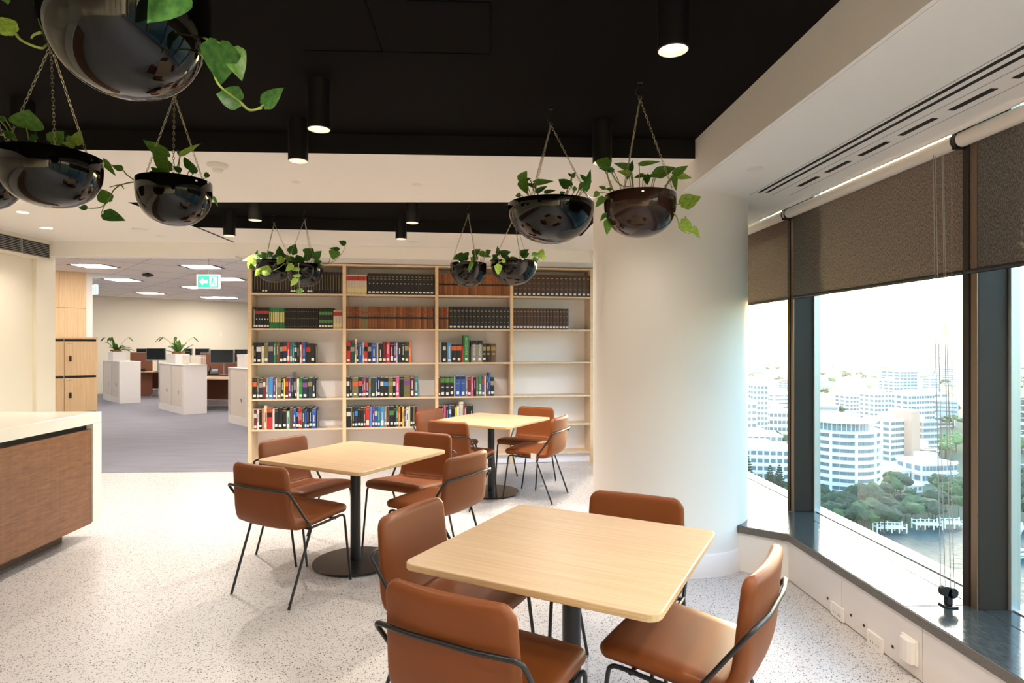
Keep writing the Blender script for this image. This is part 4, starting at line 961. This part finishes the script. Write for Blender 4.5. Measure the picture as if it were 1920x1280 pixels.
# timber lockers
lo_ = at(183,640,9.6); lo_.z = 0; lk = thing('locker_bank', 'pale timber locker bank with slotted doors behind the counter', 'lockers', tuple(lo_), OA); lh = EYE + (645-632)/FOC*9.6
wu = abs(along_line(lo_,OV,120.5) - along_line(lo_,OV,181.5)); obj('carcass', MB().box(-wu*4-.03,0,.02,.48,0,lh), M_locker, lk, bevel=.002); obj('top_board', MB().box(-wu*4-.03,.004,-.002,.485,lh-.022,lh), M_locker, lk)
zt = lh-.03
for r_ in range(3):
    z1 = zt - r_*.56; z0 = z1-.56
    for c_ in range(4):
        x1 = -.018 - c_*wu; x0 = x1-wu+.012
        obj('mail_slot', MB().box(x0,x1,.012,.021,z1-.036,z1-.006), M_slot, lk)
        d = obj('door', MB().box(x0,x1,0,.019,max(z0+.004,.02),z1-.038), M_locker, lk, bevel=.0015)
        obj('lock', MB().box(x0+.055,x0+.085,-.022,0,z1-.34,z1-.255), M_dplastic, d, bevel=.004)
        obj('number_plate', MB().box(x0+.02,x0+.10,-.001,0,z1-.075,z1-.068), M_greyplastic, d)
# office ceiling: lit panels, exit signs, projector
def lit_panel(px, py, label, s=.25):
    p = on_z(px, py, ZO); t = thing('ceiling_panel_light', label, 'ceiling light', (p.x,p.y,ZO), 0, 'lit square panels in the office ceiling')
    obj('frame', MB().box(-s-.02,s+.02,-s-.02,s+.02,-.006,0), M_white_metal, t); obj('diffuser', MB().box(-s,s,-s,s,-.009,-.005), M_panel, t)
    obj('air_slot', MB().box(-s-.10,-s-.05,-s,s,-.002,.0), M_slot, t); obj('air_slot', MB().box(s+.05,s+.10,-s,s,-.002,.0), M_slot, t)
for px, py, lab in ((177,498.5,'lit square panel nearest the opening, above the timber wall'),(230,524.5,'lit square panel second back on the left side of the office ceiling'),(282,549.5,'lit square panel farthest back on the left side of the office ceiling'),
 (378,500,'lit square panel nearest the opening, directly above the green exit sign'),(428,523,'lit square panel right of the green exit sign'),(369,538.5,'small lit panel just below the green exit sign'),(398,557.5,'lit square panel farthest back on the right of the office ceiling')):
    lit_panel(px, py, lab)
for q, (x, y) in enumerate(((-9,10),(-1.5,11),(-1.5,14),(-1.5,17),(-12,13),(-12,16),(-4.6,8.2),(-1.5,8.6),(-8,19.5))):  # unseen fill panels added to brighten the office
    t = thing('ceiling_panel_light', f'added lit square panel outside the view, {ordinal(q+1)} of the hidden office panels', 'ceiling light', (x,y,ZO), .2, 'added lit panels outside the view')
    obj('diffuser', MB().box(-.3,.3,-.3,.3,-.009,-.001), M_panel, t); obj('frame', MB().box(-.32,.32,-.32,.32,-.006,0), M_white_metal, t)
def exit_sign(px, py, dep, label, yaw=0, w_=.30, h_=.18):
    c = at(px, py, dep); t = thing('exit_sign', label, 'sign', tuple(c), yaw, 'green exit signs')
    obj('case', MB().box(-w_/2-.012,w_/2+.012,0,.04,-h_/2-.012,h_/2+.012), M_white_sign, t, bevel=.003)
    f = obj('face', MB().box(-w_/2,w_/2,-.002,.001,-h_/2,h_/2), M_green_sign, t)
    a = w_*.06
    ar = [(-w_*.40,0),(-w_*.24,h_*.30),(-w_*.24,h_*.12),(-w_*.02,h_*.12),(-w_*.02,-h_*.12),(-w_*.24,-h_*.12),(-w_*.24,-h_*.30)]
    m = MB(); n_ = len(ar); m.add([(x,-.003,z) for x, z in ar], [tuple(range(n_))]); obj('arrow', m, M_white_sign, f)
    m = MB().box(w_*.08,w_*.42,-.003,-.002,-h_*.40,h_*.40); obj('door_symbol', m, M_white_sign, f)
    m = MB(); hx = w_*.23
    m.add([(hx+.018*math.cos(q*.63)*.8,-.0036,h_*.26+.018*math.sin(q*.63)*.8) for q in range(10)], [tuple(range(10))])
    for b in (((hx,.20),(hx-.01,-.05),.016),((hx-.01,-.03),(hx+.035,-.16),.012),((hx+.035,-.16),(hx+.02,-.36),.010),((hx-.01,-.03),(hx-.025,-.2),.012),((hx-.025,-.2),(hx-.06,-.3),.010),((hx,.15),(hx-.045,.02),.009),((hx,.15),(hx+.04,.0),.009)):
        (x0,z0),(x1,z1),r_ = b; z0 *= h_; z1 *= h_; q = Vector((z0-z1, x1-x0)).normalized()*r_*.7
        m.add([(x0-q.x,-.0036,z0-q.y),(x1-q.x,-.0036,z1-q.y),(x1+q.x,-.0036,z1+q.y),(x0+q.x,-.0036,z0+q.y)], [(0,1,2,3)])
    obj('running_figure', m, M_green_sign, f)
    obj('hanger', MB().tube([(0,.02,h_/2),(0,.02,ZO-c.z)], .006, 6), M_greyplastic, t)
exit_sign(390,527.5,9.0,'green exit sign with white left arrow hanging inside the office opening')
exit_sign(172,543,13.2,'exit sign mostly hidden behind the white end of the timber wall', -.5)
p = on_z(277,512,ZO); pj_ = thing('ceiling_speaker', 'dark device mounted under the office ceiling between the lit panels', 'device', tuple(p))
obj('body', MB().lathe([(.0001,-.07),(.08,-.065),(.11,-.045),(.09,-.02),(.03,-.01),(.03,0)], 20), M_dplastic, pj_, smooth=50); obj('lens', MB().lathe([(.0001,-.082),(.025,-.078),(.03,-.066)], 12), M_screen, pj_)
nw = (B-A).normalized(); pA = at(414,626,17.2)
# light switch plate on the far wall
dw = ray(414,626); kk = ((A.x*nw.y - A.y*nw.x) / (dw.x*nw.y - dw.y*nw.x)); ps = EYEV + dw*kk
ls = thing('wall_switch', 'small pale switch plate on the far office wall', 'switch', tuple(ps), math.atan2(nw.y,nw.x)); obj('plate', MB().box(-.04,.04,-.012,.0,-.07,.07), M_plastic, ls, bevel=.002); obj('rocker', MB().box(-.015,.015,-.017,-.011,-.025,.025), M_plastic, ls)
# ------------------------------------------------------------------ the city outside, twenty floors below
G0 = EYE - 60.0
def gp(px, py): return on_z(px, py, G0)
def gdep(py): return 60*FOC/(py-HY)
M_ground = mat('city_ground', (84,96,70), .95, var=(.012,.45))
M_water = mat('river_water', (40,74,74), .4, spec=.05)
_t = M_water.node_tree; _n = _t.nodes.new('ShaderNodeTexNoise'); _n.inputs['Scale'].default_value = .45; _n.inputs['Detail'].default_value = 5; _b = _t.nodes.new('ShaderNodeBump'); _b.inputs['Strength'].default_value = .6; _b.inputs['Distance'].default_value = .6
_c = _t.nodes.new('ShaderNodeTexCoord'); _t.links.new(_c.outputs['Object'], _n.inputs[0]); _t.links.new(_n.outputs[0], _b.inputs['Height']); _t.links.new(_b.outputs[0], _t.nodes['Principled BSDF'].inputs['Normal'])
struct('ground_city', MB().prism([(-300,-400),(7000,-400),(7000,7500),(-300,7500)], G0-2, G0), M_ground)
struct('water_river', MB().prism([tuple(gp(*q)[:2]) for q in ((1480,1030),(1600,1008),(1650,1000),(1700,992),(1800,986),(1930,990),(2300,990))] + [(500,-60),(30,-60),(30,70)], G0, G0+.25), M_water)
hm = MB(); rr_ = random.Random(3); rows = []
for j, (D_, hh) in enumerate(((4200,0),(5000,26),(5700,58),(6400,40),(6900,0))):
    row = []
    for i in range(60):
        x = 200 + i*110; h_ = hh*(.55+.30*math.sin(i*.35+j)+.25*math.sin(i*.13+1.2*j)+.08*rr_.random()); row.append((x, D_ + 60*math.sin(i*.4), G0 + max(0,h_)*1.25 - (0 if hh else 1)))
    rows.append(row)
struct('hills', MB().grid(rows), mat('hill_forest', (60,76,56), .95, var=(.01,.4)), smooth=60)
M_bw = mat('white_render', (238,234,226), .7); M_bc = mat('cream_render', (226,212,190), .7); M_bp = mat('pink_brick', (206,160,136), .8); M_bg = mat('grey_concrete', (176,176,172), .8); M_bd = mat('brown_cladding', (92,80,70), .7)
M_bglass = mat('building_glass', (112,122,128), .15, spec=.7); M_roof = mat('grey_roof', (150,148,144), .8); M_redroof = mat('terracotta_roof', (182,112,84), .8); M_blueb = mat('blue_grey_cladding', (170,186,200), .6)
def win_mesh(w_, h_, d=.25): return MB().box(-w_/2,w_/2,-d,.15,0,h_).mesh('window', [M_bglass])
def block(label, px, py, wpx, hpx, dm, yaw, fl, bays, m, parts=False, group=None, roofbox=True, name='apartment_building', band=True, side=3, wh=.5, z0=0):
    dep = gdep(py); c = at(px, py, dep); w_ = wpx*dep/FOC; h_ = hpx*dep/FOC
    t = thing(name, label, 'building', (c.x, c.y, G0), yaw, group)
    obj('wall', MB().box(-w_/2,w_/2,0,dm,0,h_), m, t)
    fh = h_/fl; bw = w_/bays
    if band:
        b = MB()
        for f_ in range(fl+1): z = min(h_, f_*fh); b.box(-w_/2-.35,w_/2+.35,-.45,dm+.3,z-.28,z+.22)
        obj('floor_bands', b, M_bw if m is not M_bd else M_bc, t)
    ww, wh_ = bw*.72, fh*wh
    if parts:
        me = win_mesh(ww, wh_); ms = win_mesh(dm/side*.6, wh_)
        for f_ in range(fl):
            for k_ in range(bays): put('window', me, t, (-w_/2+(k_+.5)*bw, -.02, f_*fh+fh*.28))
            for k_ in range(side):
                for s in (-1, 1): put('window', ms, t, (s*(w_/2+.02), (k_+.5)*dm/side, f_*fh+fh*.28), s*PI/2)
    else:
        b = MB()
        for f_ in range(fl):
            z = f_*fh+fh*.28
            for k_ in range(bays): x = -w_/2+(k_+.5)*bw; b.box(x-ww/2,x+ww/2,-.2,.1,z,z+wh_)
            for k_ in range(side):
                y = (k_+.5)*dm/side
                for s in (-1, 1): b.box(min(s*(w_/2-.1),s*(w_/2+.2)),max(s*(w_/2-.1),s*(w_/2+.2)),y-dm/side*.3,y+dm/side*.3,z,z+wh_)
        obj('windows', b, M_bglass, t)['kind'] = 'stuff'
    if roofbox: obj('roof_plant', MB().box(-w_*.22,w_*.18,dm*.3,dm*.7,h_,h_+fh*.9), M_bw, t)
    obj('parapet', MB().box(-w_/2-.2,w_/2+.2,-.2,.2,h_,h_+.9).box(-w_/2-.2,w_/2+.2,dm-.2,dm+.2,h_,h_+.9), m, t)
    return t
# round white tower in the middle pane
dep = gdep(940)+14; c = at(1574, HY, dep); R_ = 14.4
t = thing('round_apartment_tower', 'round white apartment tower with nine banded floors in the middle window pane', 'building', (c.x,c.y,G0))
fh = 2.86; H0 = 9*fh; a_in = math.atan2(-c.y, -c.x)
obj('wall', MB().lathe([(R_-.6,0),(R_-.6,H0),(.01,H0+.1)], 48), M_bw, t, smooth=30)
for f_ in range(10):
    z = f_*fh; obj('balcony_band', MB().lathe([(R_-.6,z-.15),(R_,z-.15),(R_,z+1.05 if f_ < 9 else z+.5),(R_-.6,z+1.05 if f_ < 9 else z+.5)], 48), M_bw, t, smooth=30)
wm = MB().box(-.3,.12,-1.35,1.35,0,1.35).mesh('window', [M_bglass]); pm = MB().box(-.5,.55,-.45,.45,0,H0).mesh('pier', [M_bw])
for k_ in range(16):
    a = a_in + (k_-7.5)*.205
    for f_ in range(9):
        o = put('window', wm, t, ((R_-.58)*math.cos(a), (R_-.58)*math.sin(a), f_*fh+1.2), a)
    if k_ % 3 == 0: put('pier', pm, t, ((R_-.35)*math.cos(a+.1), (R_-.35)*math.sin(a+.1), 0), a+.1)
ph_ = obj('penthouse', MB().lathe([(10.6,H0),(10.6,H0+3.4),(.01,H0+3.45)], 40), M_bglass, t, smooth=30)
q = MB()
for k_ in range(40): a = k_*PI/20; q.tube([(10.7*math.cos(a),10.7*math.sin(a),H0),(10.7*math.cos(a),10.7*math.sin(a),H0+3.4)], .12, 4)
obj('frames', q, M_bw, ph_)
obj('roof_canopy', MB().lathe([(.01,H0+3.4),(13.2,H0+3.6),(13.2,H0+4.0),(.01,H0+4.2)], 48), M_bw, t, smooth=30)
obj('roof_plant', MB().box(-7,7,-3,4,H0+4.0,H0+6.4), M_bw, t).rotation_euler = (0,0,a_in+PI/2)
obj('podium', MB().lathe([(R_+1.5,-.1),(R_+1.5,3.4),(R_-1,3.6)], 48), M_bc, t, smooth=30)
block('white apartment block with ribbon windows filling the left pane beside the column', 1425, 928, 128, 86, 16, -.22, 6, 11, M_bw, True)
block('white stepped penthouse block behind the left pane apartments', 1418, 905, 92, 88, 12, -.22, 7, 9, M_bw, True, wh=.6)
block('slender white residential tower at the far left of the window view', 1426, 856, 26, 134, 16, -.2, 14, 4, M_bw, True)
block('white residential tower cut by the column edge, grey balconies stacked', 1404, 862, 30, 106, 14, -.1, 9, 3, M_bw)
block('long low white building behind the left pane conifers', 1462, 838, 52, 66, 14, -.25, 5, 7, M_bw)
# pink hotel
t = block('pale pink hotel slab with a regular grid of balconies', 1690, 876, 56, 88, 14, .32, 8, 9, M_bc, True)
dp = gdep(876); c = at(1717, 872, dp-2)
t2 = thing('brick_stair_tower', 'tall salmon brick stair tower at the end of the pink hotel', 'building', (c.x, c.y, G0), .32); obj('wall', MB().box(-3,3,0,12,0,27.5), M_bp, t2); obj('cap', MB().box(-3.2,3.2,-.2,12.2,27.5,28.1), M_bc, t2)
block('grey banded office wing right of the salmon stair tower', 1745, 868, 34, 78, 16, .2, 7, 4, M_bg)
block('long white apartment slab in the haze behind the pink hotel', 1728, 818, 64, 78, 14, .25, 8, 10, M_bw)
block('white apartment slab left of the hazy blue tower', 1662, 815, 50, 76, 14, .1, 9, 7, M_bw)
block('tall pale blue tower standing over the hazy white slabs', 1704, 790, 36, 94, 20, .1, 16, 5, M_blueb)
block('white tower with balconies joined to the left of the pale blue tower', 1684, 792, 18, 78, 16, .1, 13, 3, M_bw)
block('bright white blank sided block near the blind cords', 1764, 775, 30, 38, 18, .1, 4, 2, M_bw, band=False)
t = block('white apartment building with stepped pyramid roof beyond the round tower', 1611, 778, 40, 36, 18, .15, 5, 6, M_bw, roofbox=False)
hh = 36*gdep(778)/FOC; ww_ = 40*gdep(778)/FOC
obj('roof', MB().add([(-ww_/2,0,hh),(ww_/2,0,hh),(ww_/2,18,hh),(-ww_/2,18,hh),(0,9,hh+4.5)], [(0,1,4),(1,2,4),(2,3,4),(3,0,4)]), M_bw, t)
t = block('brown clad office block with angular white bands in the right pane', 1912, 842, 56, 94, 24, -.1, 8, 5, M_bd, wh=.35)
hh = 94*gdep(842)/FOC; ww_ = 56*gdep(842)/FOC; zz = MB()
for z in (.40,.62):
    for s in (-1, 1):
        zz.tube([(-ww_*.5,-.6,hh*z+s*1.2),(-ww_*.25,-.6,hh*z+s*1.2),(-ww_*.1,-.6,hh*z+s*3.6),(ww_*.1,-.6,hh*z+s*3.6),(ww_*.25,-.6,hh*z+s*1.2),(ww_*.5,-.6,hh*z+s*1.2)], .5, 4)
obj('angular_bands', zz, M_bw, t)
block('low white club house with glazed veranda on the river bank', 1762, 905, 76, 36, 14, .12, 2, 10, M_bw, True)
block('small salmon brick box on the roof line of the club house', 1745, 872, 26, 30, 9, .12, 2, 3, M_bp)
def house(name, label, px, py, wpx, hpx, dm, yaw, m, rm, group=None):
    dep = gdep(py); c = at(px, py, dep); w_ = wpx*dep/FOC; h_ = hpx*dep/FOC*.6; t = thing(name, label, 'building', (c.x,c.y,G0), yaw, group)
    obj('wall', MB().box(-w_/2,w_/2,0,dm,0,h_), m, t)
    obj('roof', MB().add([(-w_/2-.6,-.8,h_),(w_/2+.6,-.8,h_),(w_/2+.6,dm+.8,h_),(-w_/2-.6,dm+.8,h_),(-w_*.22,dm/2,h_*1.65),(w_*.22,dm/2,h_*1.65)], [(0,1,5,4),(1,2,5),(2,3,4,5),(3,0,4)]), rm, t)
    b = MB(); n_ = max(3, int(w_/3))
    for k_ in range(n_): x = -w_/2+(k_+.5)*w_/n_; b.box(x-w_/n_*.3,x+w_/n_*.3,-.12,.05,h_*.3,h_*.75)
    obj('windows', b, M_bglass, t)['kind'] = 'stuff'
house('pavilion', 'white roofed pavilion below the salmon stair tower', 1688, 902, 44, 32, 14, .2, M_bw, M_bw)
house('pavilion', 'small white pavilion on the slope above the jetties', 1716, 924, 34, 24, 8, .2, M_bw, M_bw)
# scattered far buildings
wm_ = {}
farb = []; rg = random.Random(21); keep = [(1574,250,70)]
for k_ in range(80):
    px = rg.choice([rg.uniform(1396,1482), rg.uniform(1535,1800), rg.uniform(1535,1800), rg.uniform(1886,1925)]); D_ = 330*(9.0**rg.random()); py = HY + 60*FOC/D_
    hm_ = rg.choice([6,7,8,10,14]) if D_ < 900 else rg.choice([8,10,14,24,34]); w_m = rg.uniform(10,26)
    c = at(px, py, D_); o = thing('far_building', 'pale distant building among trees, half lost in the haze', 'building', (c.x,c.y,G0), rg.uniform(-.5,.5), 'far city buildings'); farb.append((px, o))
    d_m = rg.uniform(8,16); mm = rg.choice([M_bw,M_bw,M_bc,M_bg,M_blueb]); fl = max(2,int(hm_/3)); b = MB()
    for f_ in range(fl): z = hm_*(f_+.3)/fl; b.box(-w_m*.44,w_m*.44,-.15,.1,z,z+hm_/fl*.42).box(w_m/2-.1,w_m/2+.15,d_m*.15,d_m*.85,z,z+hm_/fl*.42).box(-w_m/2-.15,-w_m/2+.1,d_m*.15,d_m*.85,z,z+hm_/fl*.42)
    wl_ = obj('wall', MB().box(-w_m/2,w_m/2,0,d_m,0,hm_), mm, o)
    obj('windows', b, M_bglass, o)['kind'] = 'stuff'
    if hm_ < 12: obj('roof', MB().add([(-w_m/2-.5,-.5,hm_),(w_m/2+.5,-.5,hm_),(w_m/2+.5,d_m+.5,hm_),(-w_m/2-.5,d_m+.5,hm_),(-w_m*.3,d_m/2,hm_+2.6),(w_m*.3,d_m/2,hm_+2.6)], [(0,1,5,4),(1,2,5),(2,3,4,5),(3,0,4)]), rg.choice([M_roof,M_bw,M_redroof]), o)
    else: obj('roof', MB().box(-w_m/2-.3,w_m/2+.3,-.3,d_m+.3,hm_,hm_+.6).box(-w_m*.2,w_m*.2,d_m*.3,d_m*.7,hm_,hm_+2.4), M_bw, o)
# trees
M_trunk = mat('tree_bark', (80,66,52), .9)
M_tree = [mat('tree_foliage_dark', (44,62,38), .8, var=(.6,.4)), mat('tree_foliage', (66,90,48), .8, var=(.6,.4)), mat('tree_foliage_light', (104,126,66), .8, var=(.6,.4))]
import bmesh
def crown_mesh(seed, m, lumps=9, sub=2):
    r = random.Random(seed); bm = bmesh.new()
    for _ in range(lumps):
        a = r.uniform(0,6.28); e = r.uniform(-.5,1.2); q = r.uniform(.25,.62)
        res = bmesh.ops.create_icosphere(bm, subdivisions=sub, radius=r.uniform(.30,.5), matrix=Matrix.Translation((math.cos(a)*math.cos(e)*q, math.sin(a)*math.cos(e)*q, math.sin(e)*q*.8)))
        for v in res['verts']: v.co *= 1 + r.uniform(-.13,.13)
    me = bpy.data.meshes.new('crown'); bm.to_mesh(me); bm.free(); me.materials.append(m); return me
CROWN = [[crown_mesh(s*7+i, M_tree[i]) for s in range(3)] for i in range(3)]; CROWNF = [[crown_mesh(90+s*7+i, M_tree[i], 5, 1) for s in range(2)] for i in range(3)]
TRUNK = MB().lathe([(.05,-1.0),(.035,-.3),(.02,.1)], 7).mesh('trunk', [M_trunk])
rt_ = random.Random(4)
made = {}
def pane(x, y):
    d = Vector((x,y,0)); px = HX + FOC*d.dot(RT)/d.dot(FW); return px, ('left' if px < 1500 else 'middle' if px < 1830 else 'right')
def tree(x, y, h_, wd, ci, label, group, far=False, zb=None):
    t = thing('tree', label, 'tree', (x,y,(G0 if zb is None else zb)), rt_.uniform(0,6.28), group)
    px_, pn = pane(x, y); made.setdefault((group, pn), []).append((px_, t))
    cr_ = put('crown', rt_.choice((CROWNF if far else CROWN)[ci]), t, (0,0,h_*.62)); cr_.scale = (wd/2,wd/2,h_*.42)
    tk = put('trunk', TRUNK, t, (0,0,h_*.62)); tk.scale = (wd*.5,wd*.5,h_*.62)
for k_ in range(64):
    px = rt_.uniform(1532,1662); py = rt_.uniform(935,1004); p = gp(px, py)
    if px < 1645 and py < 950: continue
    tree(p.x, p.y, rt_.uniform(6,11), rt_.uniform(6,10), rt_.choice([0,0,1]), 'dark green bushy tree on the river bank below the round tower', 'trees on the near river bank')
for k_ in range(46):
    px = rt_.uniform(1655,1805); py = rt_.uniform(905,984); p = gp(px, py)
    if abs(px-1716) < 26 and py < 935 or (px > 1720 and py < 925): continue
    tree(p.x, p.y, rt_.uniform(5,9), rt_.uniform(5,9), rt_.choice([0,1,1]), 'bushy tree on the river bank between the pavilions and the jetties', 'trees above the jetties')
for k_ in range(22):
    px = rt_.uniform(1886,1940); py = rt_.uniform(905,980); p = gp(px, py); tree(p.x, p.y, rt_.uniform(7,11), rt_.uniform(6,9), rt_.choice([0,1]), 'dense green tree above the marina in the right pane', 'trees above the marina')
for k_ in range(7):
    px = 1884+k_*8; p = gp(px, 850); tree(p.x, p.y, 9, 9, 2, 'light green street tree below the brown clad office block', 'street trees in the right pane')
for k_ in range(18):
    px = rt_.uniform(1398,1488); py = rt_.uniform(925,950); p = gp(px, py); tree(p.x, p.y, rt_.uniform(5,9), rt_.uniform(5,8), rt_.choice([0,1]), 'bushy tree at the foot of the left pane apartments', 'trees below the left pane apartments')
for k_ in range(10):
    px = rt_.uniform(1740,1800); py = rt_.uniform(838,862); p = gp(px, py); tree(p.x, p.y, 10, 11, 2, 'light green spreading tree right of the pink hotel', 'trees beside the pink hotel')
for k_ in range(100):
    px = rt_.choice([rt_.uniform(1396,1482), rt_.uniform(1535,1800), rt_.uniform(1535,1800), rt_.uniform(1886,1925)]); D_ = 320*(8.0**rt_.random()); c = at(px, HY, D_)
    tree(c.x, c.y, rt_.uniform(8,13), rt_.uniform(10,22), rt_.choice([0,1,1,2]), 'hazy round tree among the distant city houses', 'distant city trees', True)
for (grp, pn), L_ in made.items():
    short = {'trees on the near river bank':'dark green river bank tree below the round tower','trees above the jetties':'bushy tree above the white jetties','trees above the marina':'dense green tree above the marina','street trees in the right pane':'light green street tree below the brown office block',
      'trees below the left pane apartments':'bushy tree below the left pane apartments','trees beside the pink hotel':'light green spreading tree beside the pink hotel','distant city trees':'hazy distant tree among houses'}[grp]
    for i_, (px_, t) in enumerate(sorted(L_, key=lambda q: q[0])): t['label'] = f'{short}, {ordinal(i_+1)} from left in the {pn} pane'
cnt_ = {}
for px_, o in sorted(farb, key=lambda q: q[0]):
    pn = 'left' if px_ < 1500 else 'middle' if px_ < 1830 else 'right'; cnt_[pn] = cnt_.get(pn,0)+1; o['label'] = f'pale distant city building in haze, {ordinal(cnt_[pn])} from left in the {pn} pane'
def conifer(px, py, hpx, label):
    dep = gdep(py); c = at(px, py, dep); h_ = hpx*dep/FOC; t = thing('conifer', label, 'tree', (c.x,c.y,G0), rt_.random(), None)
    obj('trunk', MB().tube([(0,0,0),(0,0,h_)], .25, 6, rr=[.3,.05]), M_trunk, t); m = MB(); n_ = 15
    for i in range(n_):
        z = h_*(.12+.86*i/n_); r = h_*.24*(1-i/n_)**.8+.2
        for q in range(9):
            a = q*2*PI/9+i*.37; rr2 = r*rt_.uniform(.8,1.1); d_ = Vector((math.cos(a),math.sin(a),0)); s_ = Vector((-d_.y,d_.x,0))*rr2*.17; p0 = Vector((0,0,z)); p1 = p0+d_*rr2+Vector((0,0,rr2*.12)); pm_ = p0+d_*rr2*.6
            m.add([p0, pm_-s_-UP*.25, p1, pm_+s_-UP*.25, pm_+UP*.35], [(0,1,4),(1,2,4),(2,3,4),(3,0,4),(0,3,2,1)])
    obj('branches', m, M_tree[0], t)['kind'] = 'stuff'
conifer(1402,935,86,'tall dark conifer against the column edge in the left pane')
conifer(1444,940,72,'tall dark conifer in the middle of the left pane')
conifer(1461,942,76,'tall dark conifer beside the left mullion')
# jetties, marina, boat, lamp post
def jetty(px, py, L, label):
    p = gp(px, py); t = thing('jetty', label, 'jetty', (p.x,p.y,G0), -.12, 'white jetties along the river bank')
    obj('deck', MB().box(-L/2,L/2,-1.4,1.4,1.6,1.85), M_bw, t)
    n_ = int(L/2.2)
    for k_ in range(n_+1):
        for y in (-1.3,1.3): obj('post', MB().box(-L/2+k_*L/n_-.14,-L/2+k_*L/n_+.14,y-.14,y+.14,-1,3.3), M_bw, t)
    obj('handrail', MB().box(-L/2,L/2,-1.36,-1.24,2.7,2.85).box(-L/2,L/2,1.24,1.36,2.7,2.85), M_bw, t)
jetty(1668, 998, 9, 'white timber jetty with posts, left of the river bank view')
jetty(1738, 992, 8, 'white timber jetty in the middle of the river bank view')
jetty(1785, 990, 6, 'white timber jetty at the right behind the blind cords')
jetty(1908, 1000, 9, 'white marina jetty at the bottom of the right pane')
p = gp(1908,1046); t = thing('motor_boat', 'white motor boat with green trim moored in the right pane', 'boat', (p.x,p.y,G0+.2), .2)
sec = []
for x, w_, zk in ((-4.2,1.3,0),(-2,1.5,-.1),(1,1.45,-.1),(3.2,.8,.2),(4.4,.05,.7)): sec.append([(x,-w_,1.1+max(0,x)*.06),(x,-w_*.75,.2+zk),(x,0,-.3+zk),(x,w_*.75,.2+zk),(x,w_,1.1+max(0,x)*.06)])
hull = MB().grid(sec); hull.add([q for s_ in sec for q in (s_[0], s_[4])], [(2*i,2*i+1,2*i+3,2*i+2) for i in range(4)]+[(0,1,1)] if False else [(2*i,2*i+1,2*i+3,2*i+2) for i in range(4)])
obj('hull', hull, M_bw, t); obj('trim_stripe', MB().box(-4.1,1.5,-1.55,1.55,.75,.95), mat('green_trim',(60,120,80),.4), t)
cb_ = obj('cabin', MB().box(-2,1.4,-1.1,1.1,1.1,2.4), M_bw, t, bevel=.15); obj('window', MB().box(-1.7,1.45,-1.12,1.12,1.6,2.1), M_bglass, cb_); obj('canopy', MB().box(-3.6,1.2,-1.2,1.2,2.45,2.6), M_bw, t, bevel=.05)
p = gp(1913,856); t = thing('street_lamp', 'tall grey street lamp in the right pane', 'lamp post', (p.x,p.y,G0)); obj('pole', MB().tube([(0,0,0),(0,0,13)], .16, 8), M_bg, t); obj('head', MB().box(-1,1,-.2,.2,12.8,13.1), M_bg, t)
for k_ in range(16):
    p = gp(1884+ (k_%8)*6, 872+(k_//8)*9); t = thing('parked_car', f'pale parked car, {ordinal(k_%8+1)} from left in the {["upper","lower"][k_//8]} row of the right pane yard', 'car', (p.x,p.y,G0), rt_.uniform(-.1,.1), 'cars parked in the right pane yard')
    obj('body', MB().box(-1,1,-2.2,2.2,.35,.95), rt_.choice([M_bw,M_bg,M_blueb]), t, bevel=.1); obj('cabin', MB().box(-.85,.85,-1.2,1.3,.95,1.45), M_bglass, t, bevel=.1)
    for a in (-1,1):
        for b in (-1.4,1.4): obj('wheel', MB().tube([(a*.8-.1,b,.33),(a*.8+.1,b,.33)], .33, 10), M_dplastic, t)
# haze lying over the city
hz = bpy.data.materials.new('city_haze'); hz.use_nodes = True; t_ = hz.node_tree; t_.nodes.clear(); o_ = t_.nodes.new('ShaderNodeOutputMaterial'); v_ = t_.nodes.new('ShaderNodeVolumeScatter')
v_.inputs['Color'].default_value = (.96,.97,1,1); v_.inputs['Density'].default_value = .00006; v_.inputs['Anisotropy'].default_value = .6; t_.links.new(v_.outputs[0], o_.inputs['Volume'])
h = obj('haze', MB().box(30,6900,-390,7400,G0+.5,G0+220), hz); tag(h, 'pale haze lying over the river and the city', 'haze', None, 'stuff')
